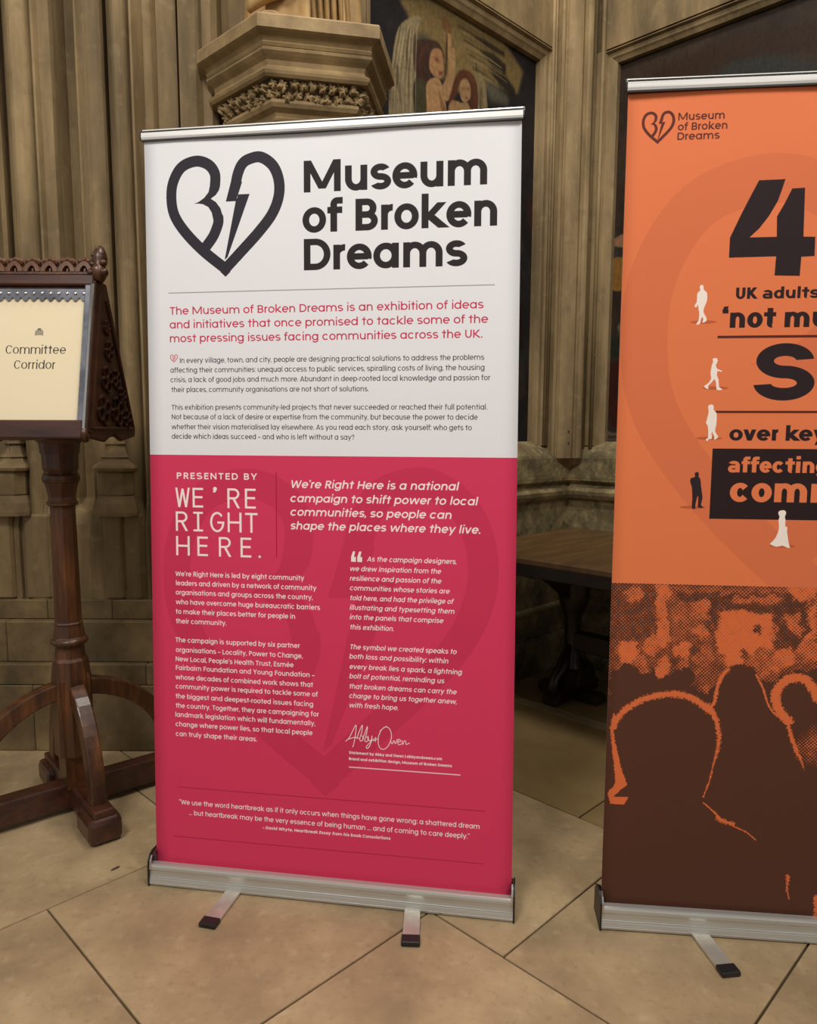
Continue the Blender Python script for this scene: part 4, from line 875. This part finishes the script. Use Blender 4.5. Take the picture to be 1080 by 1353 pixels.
# local x runs along s, local y along t
tp = MB().bbox(-.505, -.65, tz-.03, .505, .65, tz, .006); tp.build('tabletop', table_wood, tbl)
MB().bbox(-.48, -.62, tz-.085, .48, .62, tz-.03, .004).build('apron', black_wood, tbl)
for sy in (.32, -.32):
    pr = [(0.06,.06),(.12,.058),(.15,.05),(.18,.042),(.30,.038),(.40,.042),(.43,.055),(.46,.066),(.50,.074),(.665,.074)]
    MB().lathe(pr, 12, (0, sy)).build('trestle_post', black_wood, tbl, smooth=True, auto=.7)
    br = MB()
    for sx in (-1, 1):
        pts = [(sx*(.05+.32*(i/10)), sy, .50+.155*math.sin(i/10*PI/2)) for i in range(11)]
        for a, b in zip(pts, pts[1:]):
            v = [(a[0], sy-.022, a[2]-.02), (a[0], sy+.022, a[2]-.02), (b[0], sy+.022, b[2]-.02), (b[0], sy-.022, b[2]-.02), (a[0], sy-.022, .665), (a[0], sy+.022, .665), (b[0], sy+.022, .665), (b[0], sy-.022, .665)]
            br.add(v, [(0,1,2,3),(7,6,5,4),(0,4,5,1),(1,5,6,2),(2,6,7,3),(3,7,4,0)])
    for s2 in (-1, 1):
        pts = [(0, sy+s2*(.03+.16*(i/8)), .50+.15*math.sin(i/8*PI/2)) for i in range(9)]
        for a, b in zip(pts, pts[1:]):
            v = [(-.02, a[1], a[2]), (.02, a[1], a[2]), (.02, b[1], b[2]), (-.02, b[1], b[2]), (-.02, a[1], .665), (.02, a[1], .665), (.02, b[1], .665), (-.02, b[1], .665)]
            br.add(v, [(0,1,2,3),(7,6,5,4),(0,4,5,1),(1,5,6,2),(2,6,7,3),(3,7,4,0)])
    br.build('bracket', black_wood, tbl)
    fb = MB(); fb.bbox(-.19, sy-.045, 0.002, .19, sy+.045, .055, .012); fb.bbox(-.045, sy-.17, .002, .045, sy+.17, .05, .012)
    fb.rings([[(x_*k, sy+y_*.05, z_) for x_, y_ in ((-1,-1),(1,-1),(1,1),(-1,1))] for z_, k in ((.05,.18),(.075,.15),(.10,.11),(.15,.07))])
    fb.build('foot', black_wood, tbl)
    for sx in (-1, 1):
        sp = MB().tube([(sx*.17, sy, .05), (sx*.15, sy, .12), (sx*.09, sy, .16), (sx*.03, sy, .26)], .02, 8, rad=[.035,.026,.03,.02]); sp.build('scroll', black_wood, tbl, smooth=True)
MB().bbox(-.03, -.3, .24, .03, .3, .33, .006).build('stretcher', black_wood, tbl)

# ---------------------------------------------------------------- roll-up banners
def banner(name, loc, yaw, lean, roll_, mat, label, feet, seed):
    root = empty(name, (loc[0], loc[1], 0), yaw); tag(root, label, 'banner')
    W, C0, HT = 1.007, .045, 2.065
    # local x along the banner, -y towards the viewer
    def P(u, s, off=0.): return (u+s*roll_, s*math.sin(lean)-off*math.cos(lean), s*math.cos(lean)-off*math.sin(lean))
    nu, nv = 24, 60; me = bpy.data.meshes.new('graphic_panel'); vv = []; rnd = random.Random(seed); ph = rnd.random()*6
    def bulge(u, s):
        e = .0012*math.sin(u*4+ph)+.0010*math.sin(s*3.1+ph); e += .003*math.exp(-((s-HT)/.05)**2)*math.sin(u*9+ph)
        return e
    for off in (0, -.0012):
        for j in range(nv+1):
            for i in range(nu+1):
                u = W*i/nu; s = C0+(HT-C0)*j/nv; vv.append(P(u, s, bulge(u, s)+off))
    n1 = (nu+1)*(nv+1); ff = []; q = lambda i, j, b=0: b*n1+j*(nu+1)+i
    for j in range(nv):
        for i in range(nu): ff.append((q(i,j), q(i+1,j), q(i+1,j+1), q(i,j+1)))
    nfront = len(ff)
    for j in range(nv):
        for i in range(nu): ff.append((q(i,j,1), q(i,j+1,1), q(i+1,j+1,1), q(i+1,j,1)))
        ff.append((q(0,j), q(0,j+1), q(0,j+1,1), q(0,j,1))); ff.append((q(nu,j), q(nu,j,1), q(nu,j+1,1), q(nu,j+1)))
    me.from_pydata(vv, [], ff); uv = me.uv_layers.new(); me.materials.append(mat); me.materials.append(back_cloth)
    for p in me.polygons:
        if p.index >= nfront: p.material_index = 1
        for li in p.loop_indices:
            k = me.loops[li].vertex_index % n1; uv.data[li].uv = ((k % (nu+1))/nu, (C0+(HT-C0)*(k//(nu+1))/nv)/2.07)
    me.polygons.foreach_set('use_smooth', [True]*len(me.polygons))
    g = bpy.data.objects.new('graphic_panel', me); C.objects.link(g); g.parent = root
    # top rail: two-lipped aluminium extrusion
    pr = [(-.007,-.004),(.008,-.004),(.010,.002),(.010,.014),(.008,.0165),(.004,.0175),(.0035,.0215),(.001,.0245),(-.006,.0245),(-.008,.02),(-.008,0)]
    tr = MB().rings([[P(x_, HT-.006+h, o_+.002) for o_, h in pr] for x_ in (-.004, W+.003)]); tr.build('top_rail', rail_alu, root)
    MB().rings([[P(x_, HT-.006+h, o_+.002) for o_, h in ((.0085,-.0075),(.0085,-.0035),(-.006,-.0035),(-.006,-.0075))] for x_ in (-.003, W+.002)]).build('rail_shadow_strip', rubber, root)  # black strip below the rail's front lip standing in for its shadow line
    gr = MB().rings([[P(x_, HT-.006+h, o_+.002) for o_, h in ((.0085,.0163),(.0112,.0158),(.0112,.0182),(.006,.0188))] for x_ in (-.004, W+.003)]); gr.build('rail_groove', rubber, root)
    for x_ in (-.0065, W+.0055): MB().rings([[P(x_+d_, HT-.006+h, o_+.002) for o_, h in pr] for d_ in (-.0015, .0015)]).build('rail_end_cap', rubber, root)
    # cassette: curved aluminium body open along the top
    cp = [(-.036,.003),(-.037,.012),(-.0355,.02),(-.0335,.026),(-.0325,.034),(-.0325,.042),(-.034,.048),(-.0335,.055),(-.0315,.0595),(-.027,.061),(-.012,.061),(-.010,.056),(-.004,.050),(.012,.050),(.03,.058),(.045,.056),(.052,.045),(.052,.012),(.045,.002),(-.03,.0015)]
    cb = MB().rings([[(x_, y_, z_) for y_, z_ in cp] for x_ in (-.004, W+.004)]); cb.build('cassette', cass, root)
    fl = MB(); fl.tube([(-.004,-.0345,.0265),(W+.004,-.0345,.0265)], .0013, 6); fl.tube([(-.004,-.0370,.009),(W+.004,-.0370,.009)], .0012, 6); fl.build('cassette_ridge', alu, root)
    ec = [(-.039,.0),(-.039,.05),(-.036,.072),(-.026,.086),(-.01,.092),(.02,.09),(.042,.078),(.053,.06),(.055,.0)]
    for x_, sg in ((-.004, -1), (W+.004, 1)):
        e_ = MB().rings([[(x_+dx_*sg, y_, z_) for y_, z_ in ec] for dx_ in (0, .0045)]).build('end_plate', rubber, root)
        hk = MB().rings([[(x_-sg*.001+dx_*sg, y_*.97, z_*.99) for y_, z_ in ec[1:8]+[(.045,.06),(.036,.074),(.018,.084),(-.01,.086),(-.023,.081),(-.031,.07),(-.033,.052)]] for dx_ in (-.004, .0)]); hk.build('end_rim', chrome, e_)
    # swivel feet
    for (u, ang, L) in feet:
        f_ = MB(); dx, dy = math.sin(ang), -math.cos(ang); px, py = math.cos(ang)*.0215, math.sin(ang)*.0215
        def ft(a, z0, z1, m, a2): m.add([(u+dx*k+px*s_, dy*k+py*s_, z) for z in (z0, z1) for k in (a, a2) for s_ in (-1, 1)], [(0,2,3,1),(4,5,7,6),(0,1,5,4),(2,6,7,3),(0,4,6,2),(1,3,7,5)])
        ft(-.08, .001, .009, f_, L-.03); fo = f_.build('foot', foot_alu, root, bevel=.0015)
        t_ = MB(); px, py = px*1.1, py*1.1; ft(L-.032, .0002, .013, t_, L); t_.build('rubber_tip', rubber, fo, bevel=.003)
    # telescopic pole behind
    MB().tube([(W/2,.012,.05), P(W/2, 1.0, -.014)], .0085, 10).build('support_pole', alu, root, smooth=True, auto=.8)
    MB().tube([P(W/2, .98, -.014), P(W/2, HT+.005, -.012)], .0065, 10).build('support_pole', chrome, root, smooth=True, auto=.8)
    return root
banner('rollup_banner', (-.7046, 1.9842), -.1529, .0567, -.0084, print_one, 'red and white roll-up banner with a broken heart emblem on a silver base', [(.246,-.24+.153,.185),(.742,.153-.05,.17)], 1)
banner('rollup_banner', (.5211, 1.8039), -.1006, .0026, -.0032, print_two, 'orange and brown roll-up banner with white walking figures, cut by the right edge', [(.235,.10+.13,.18),(.75,.05,.18)], 2)

# ---------------------------------------------------------------- oak easel sign
EX, EY = -1.108, 2.385
es = empty('easel_sign', (EX, EY, 0)); tag(es, 'carved dark oak pedestal sign stand holding a cream directory card', 'sign stand')
post = MB().lathe([(.20,.062),(.46,.062),(.475,.060),(.52,.055),(.53,.048),(.545,.046),(.565,.044),(.575,.055),(.59,.056),(.60,.049),(.64,.043),(.645,.046),(.65,.042),(.66,.0415),(1.03,.038),(1.035,.046),(1.045,.048),(1.05,.043),(1.062,.041),(1.095,.047),(1.105,.05),(1.11,.052),(1.135,.053),(1.145,.049),(1.15,.052),(1.155,.054),(1.27,.056)], 8, rot=PI/8)
post.build('post', wood, es)
for pr_ in ([(1.108,.050),(1.112,.0555),(1.122,.0575),(1.132,.0555),(1.138,.05)], [(1.033,.04),(1.037,.0475),(1.042,.0475),(1.046,.04)], [(.574,.05),(.580,.058),(.590,.058),(.597,.05)]):
    MB().lathe(pr_, 24).build('turned_ring', wood, es, smooth=True, auto=1.0)
base_rot = math.radians(40)
def rot2(x, y, a=base_rot): return (x*math.cos(a)-y*math.sin(a), x*math.sin(a)+y*math.cos(a))
bo = MB(); bo.lathe([(.085,.058),(.46,.066),(.475,.06)], 4, rot=PI/4+base_rot); bo.build('post_block', wood, es)
for axis in (0, 1):
    ar = base_rot+axis*PI/2; R_ = .43 if axis == 0 else .285
    sl = MB()
    def bar(x0, x1, y0, y1, z0, z1, tp=0): sl.prism([(x0,y0),(x1,y0),(x1,y1),(x0,y1)], z0, z1, T=lambda p: (*rot2(p[0], p[1], ar), p[2]))
    bar(-R_, R_, -.032, .032, .022, .105)
    sl.build('sled_foot', wood_side, es, bevel=.006)
    for sg in (-1, 1):
        fb = MB(); fb.prism([(sg*(R_-.13)-.0, -.052), (sg*(R_+.015), -.052), (sg*(R_+.015), .052), (sg*(R_-.13), .052)], .002, .082, T=lambda p: (*rot2(p[0], p[1], ar), p[2]))
        fb.build('foot_block', wood_side, es, bevel=.018)
        # quarter-circle brace springing from the post
        br = MB(); rr = []; n = 14; Rb = R_-.09 if axis == 0 else R_-.07; H_ = .34
        for i in range(n+1):
            a = PI/2*i/n; ix, iz = (Rb-.026)*math.cos(a)*0+ (Rb-.028)*math.cos(a), .085+(H_-.028)*math.sin(a); ox, oz = (Rb+.028)*math.cos(a), .085+(H_+.028)*math.sin(a)
            rr.append([(*rot2(sg*x_, y_, ar), z_) for x_, y_, z_ in ((ix,-.024,iz),(ox,-.024,oz),(ox,.024,oz),(ix,.024,iz))])
        br.rings(rr); br.build('curved_brace', wood, es, bevel=.005)

# head: a wedge with a sloping display face on both sides
HX, HZ = 0.008, 1.252; hw = .162; yb, yt, HT_ = -.205, -.085, .475      # half width, y of front bottom and of front top
face = empty('sign_head', (0,0,0))
bpy.data.objects.remove(face)
tilt = math.atan2(yt-yb, HT_); 
TF = Matrix.Translation((HX, yb, HZ)) @ Matrix.Rotation(-tilt, 4, 'X') @ Matrix.Identity(4)
SL = HT_/math.cos(tilt)
def fb_(x0, y0, z0, x1, y1, z1, name, mat, b=.004, par=es, T=TF): return MB().bbox(x0, y0, z0, x1, y1, z1, b).build(name, mat, par, T=T)
hd_ = fb_(-hw, 0, 0, hw, .02, SL, 'sign_board', wood)
fb_(-hw-.004, -.018, -.004, hw-.002, .012, .052, 'bottom_rail', wood_side, .004)
fb_(-hw-.004, -.014, SL-.022, hw+.004, .012, SL+.012, 'top_rail', wood_side, .004)
for sg in (-1, 1):
    fb_(sg*(hw-.011)-.010, -.014, .045, sg*(hw-.011)+.010, .006, SL-.02, 'stile', steel_blue, .003)
    fb_(sg*(hw+.002)-.0055, -.017, .02, sg*(hw+.002)+.0055, -.0095, SL-.018, 'polished_edge', chrome, .002)
    fb_(sg*(hw+.002)-.0075, -.0095, .02, sg*(hw+.002)+.0075, .034, SL-.004, 'frame_edge', wood_shade, .003)
cd = bpy.data.meshes.new('directory_card'); cw, cz0, cz1 = .146, .044, .432
cv_ = [(-cw,-.0035,cz0),(cw-.004,-.0035,cz0),(cw,-.0035,cz1),(-cw,-.0035,cz1),(-cw,.0005,cz0),(cw-.004,.0005,cz0),(cw,.0005,cz1),(-cw,.0005,cz1)]
cd.from_pydata([tuple(TF @ Vector(p)) for p in cv_], [], [(0,1,2,3),(7,6,5,4),(0,4,5,1),(1,5,6,2),(2,6,7,3),(3,7,4,0)]); uv = cd.uv_layers.new()
for p in cd.polygons:
    for li in p.loop_indices: i = cd.loops[li].vertex_index % 4; uv.data[li].uv = ((0,0),(1,0),(1,1),(0,1))[i]
cd.materials.append(print_card); co = bpy.data.objects.new('directory_card', cd); C.objects.link(co); co.parent = es; co.location = (0,0,0)
co['label'] = 'cream card reading Committee Corridor'
# scalloped metal strip with round studs along the top of the card
sc_ = MB(); n = 12; z_ = .434
pts = [(-hw+.012, z_+.022)]
for i in range(n):
    x0 = -hw+.012+(2*hw-.024)*i/n; w_ = (2*hw-.024)/n
    for k in range(6): pts.append((x0+w_*(k+.5)/6, z_-.001-.014*math.sin(PI*(k+.5)/6)))
pts.append((hw-.012, z_+.022)); np_ = len(pts)
sc_.rings([[(x_, y_, zz) for x_, zz in pts] for y_ in (-.009, -.0045)]); sc_.build('scalloped_strip', steel_blue, es, T=TF)
sd_ = MB()
for i in range(n):
    x0 = -hw+.012+(2*hw-.024)*(i+.5)/n
    for la in range(3): pass
    sd_.rings([[(x0+.006*math.cos(la_)*math.cos(TAU*j/8), -.009-.0045*math.sin(la_), z_+.008+.006*math.cos(la_)*math.sin(TAU*j/8)) for j in range(8)] for la_ in (0, .5, 1.0, 1.4)])
sd_.build('stud_row', chrome, es, smooth=True, T=TF)
# carved cresting of pointed leaves
MB().bbox(-hw+.0, -.010, SL+.012, hw, .018, SL+.022, .002).build('crest_rail', wood, es, T=TF)
MB().bbox(-hw+.0, .004, SL+.02, hw, .016, SL+.066, .002).build('crest_back', wood, es, T=TF)
cr = MB(); 
def arch_leaf(w_, h_):
    m = MB(); o_ = []; i_ = []; N_ = 9
    for k in range(N_+1):
        a = PI*k/N_; x = math.cos(a); zz = math.sin(a); hh = zz*(1+.25*(1-abs(x))**1.0)
        o_.append((w_*x*.5, h_*.52*hh)); i_.append((w_*.24*x, h_*.30*hh))
    P_ = o_+i_[::-1]; n_p = len(o_)
    v = [(x, y, z) for y in (-.010, .004) for x, z in o_]+[(x, y, z) for y in (-.010, .004) for x, z in i_]
    f = []
    for k in range(n_p-1):
        f += [(k, k+1, 2*n_p+k+1, 2*n_p+k), (k, n_p+k, n_p+k+1, k+1), (2*n_p+k, 2*n_p+k+1, 3*n_p+k+1, 3*n_p+k)]
    m.add(v, f)
    # upper lobed flower head
    for sx in (-1, 0, 1):
        m.rings([[(sx*w_*.27+w_*.20*r*math.cos(TAU*j/8), -.012*(1-r)-.004, h_*.74-abs(sx)*h_*.08+w_*.22*r*math.sin(TAU*j/8)) for j in range(8)] for r in (1, .7, .25)])
    m.rings([[(w_*.07*math.cos(TAU*j/6), y, h_*.16+h_*.13*math.sin(TAU*j/6)) for j in range(6)] for y in (-.002, .004)]); return m
pitch = .0525; cnt = 6; proto = None
for i in range(cnt):
    x0 = hw-.002-pitch*(i+.5)
    if not proto: proto = arch_leaf(.050, .052).build('crest_leaf', wood_light, es, smooth=False); o = proto
    else: o = proto.copy(); C.objects.link(o); o.parent = es
    o.matrix_local = TF @ Matrix.Translation((x0, -.002, SL+.021))
# carved corner finials
for sg in (-1, 1):
    fn = MB(); x_ = sg*(hw+.012)
    fn.lathe([(SL-.004,.016),(SL+.012,.024),(SL+.028,.031),(SL+.038,.024),(SL+.046,.020),(SL+.06,.026),(SL+.075,.026),(SL+.09,.021),(SL+.104,.012),(SL+.111,.002)], 10, (x_, .004), sx=.85)
    for (dx_, dz_, r_) in ((-.016,.045,.011),(-.014,.074,.009),(.016,.05,.012),(.02,.02,.014),(-.02,.02,.012),(.012,.08,.008),(-.004,.095,.007)):
        fn.lathe([(SL+dz_-r_*.9,.002),(SL+dz_-r_*.5,r_*.8),(SL+dz_,r_),(SL+dz_+r_*.5,r_*.8),(SL+dz_+r_*.9,.002)], 8, (x_+dx_, -.008))
    fn.build('corner_finial', wood, es, smooth=True, T=TF)
# wedge sides with pierced quatrefoil carving, rear board
yr = .185
for sg in (-1, 1):
    sd = MB(); x0 = HX+sg*hw-.008; x1 = HX+sg*hw+.008
    pol = [(yb+.018, HZ+.002), (-.07, HZ-.012), (.0, HZ+.012), (.07, HZ-.012), (yr, HZ+.002), (yr+.006, HZ+.03), (yt+.075, HZ+HT_), (yt+.02, HZ+HT_)]
    sd.rings([[(x_, y_, z_) for y_, z_ in pol] for x_ in (x0, x1)]); so = sd.build('side_panel', wood_shade, es, bevel=.004)
    cq = MB(); xo = x1 if sg > 0 else x0; k_ = 1 if sg > 0 else -1
    for (cy_, cz_, r_) in ((-.08,HZ+.085,.045),(.03,HZ+.085,.045),(-.045,HZ+.18,.04),(.03,HZ+.185,.03),(-.02,HZ+.27,.03),(-.03,HZ+.34,.02),(.11,HZ+.06,.032),(.075,HZ+.135,.025)):
        for q_ in range(4):
            a = TAU*q_/4+.4; y_, z_ = cy_+r_*.6*math.cos(a), cz_+r_*.6*math.sin(a); ringpts = [(xo+k_*.003, y_+r_*.42*math.cos(TAU*i/12), z_+r_*.42*math.sin(TAU*i/12)) for i in range(13)]
            cq.tube(ringpts, .0055, 6)
        cq.rings([[(xo+k_*h_, cy_+rr_*math.cos(TAU*j/8), cz_+rr_*math.sin(TAU*j/8)) for j in range(8)] for h_, rr_ in ((0,.008),(.006,.006),(.009,.002))])
    for a_, b_ in (((yb+.03, HZ+.03), (yt+.02, HZ+HT_-.03)), ((yr-.02, HZ+.03), (yt+.06, HZ+HT_-.05)), ((yb+.03, HZ+.03), (yr-.02, HZ+.03))):
        cq.tube([(xo, a_[0], a_[1]), (xo, b_[0], b_[1])], .006, 6)
    cq.build('tracery_carving', wood_shade, so, smooth=True, auto=.9)
    lg = MB().tube([(HX+sg*hw, yb+.01, HZ-.006), (HX+sg*hw, yb-.004, HZ+.012), (HX+sg*hw, yb-.006, HZ+.03)], .011, 10, rad=[.010,.014,.008]); lg.build('corner_scroll', wood, es, smooth=True)
rb_ = MB(); rb_.rings([[(x_, y_, z_) for y_, z_ in ((yr-.02,HZ+.002),(yr,HZ+.002),(yt+.07,HZ+HT_),(yt+.05,HZ+HT_))] for x_ in (HX-hw, HX+hw)]); rb_.build('rear_board', wood, es)
MB().bbox(HX-hw+.01, yb+.02, HZ+.002, HX+hw-.01, yr-.01, HZ+.02, .003).build('base_board', wood, es)
MB().lathe([(1.20,.058),(1.235,.062),(1.255,.085)], 8, rot=PI/8).build('post_cap', wood, es)
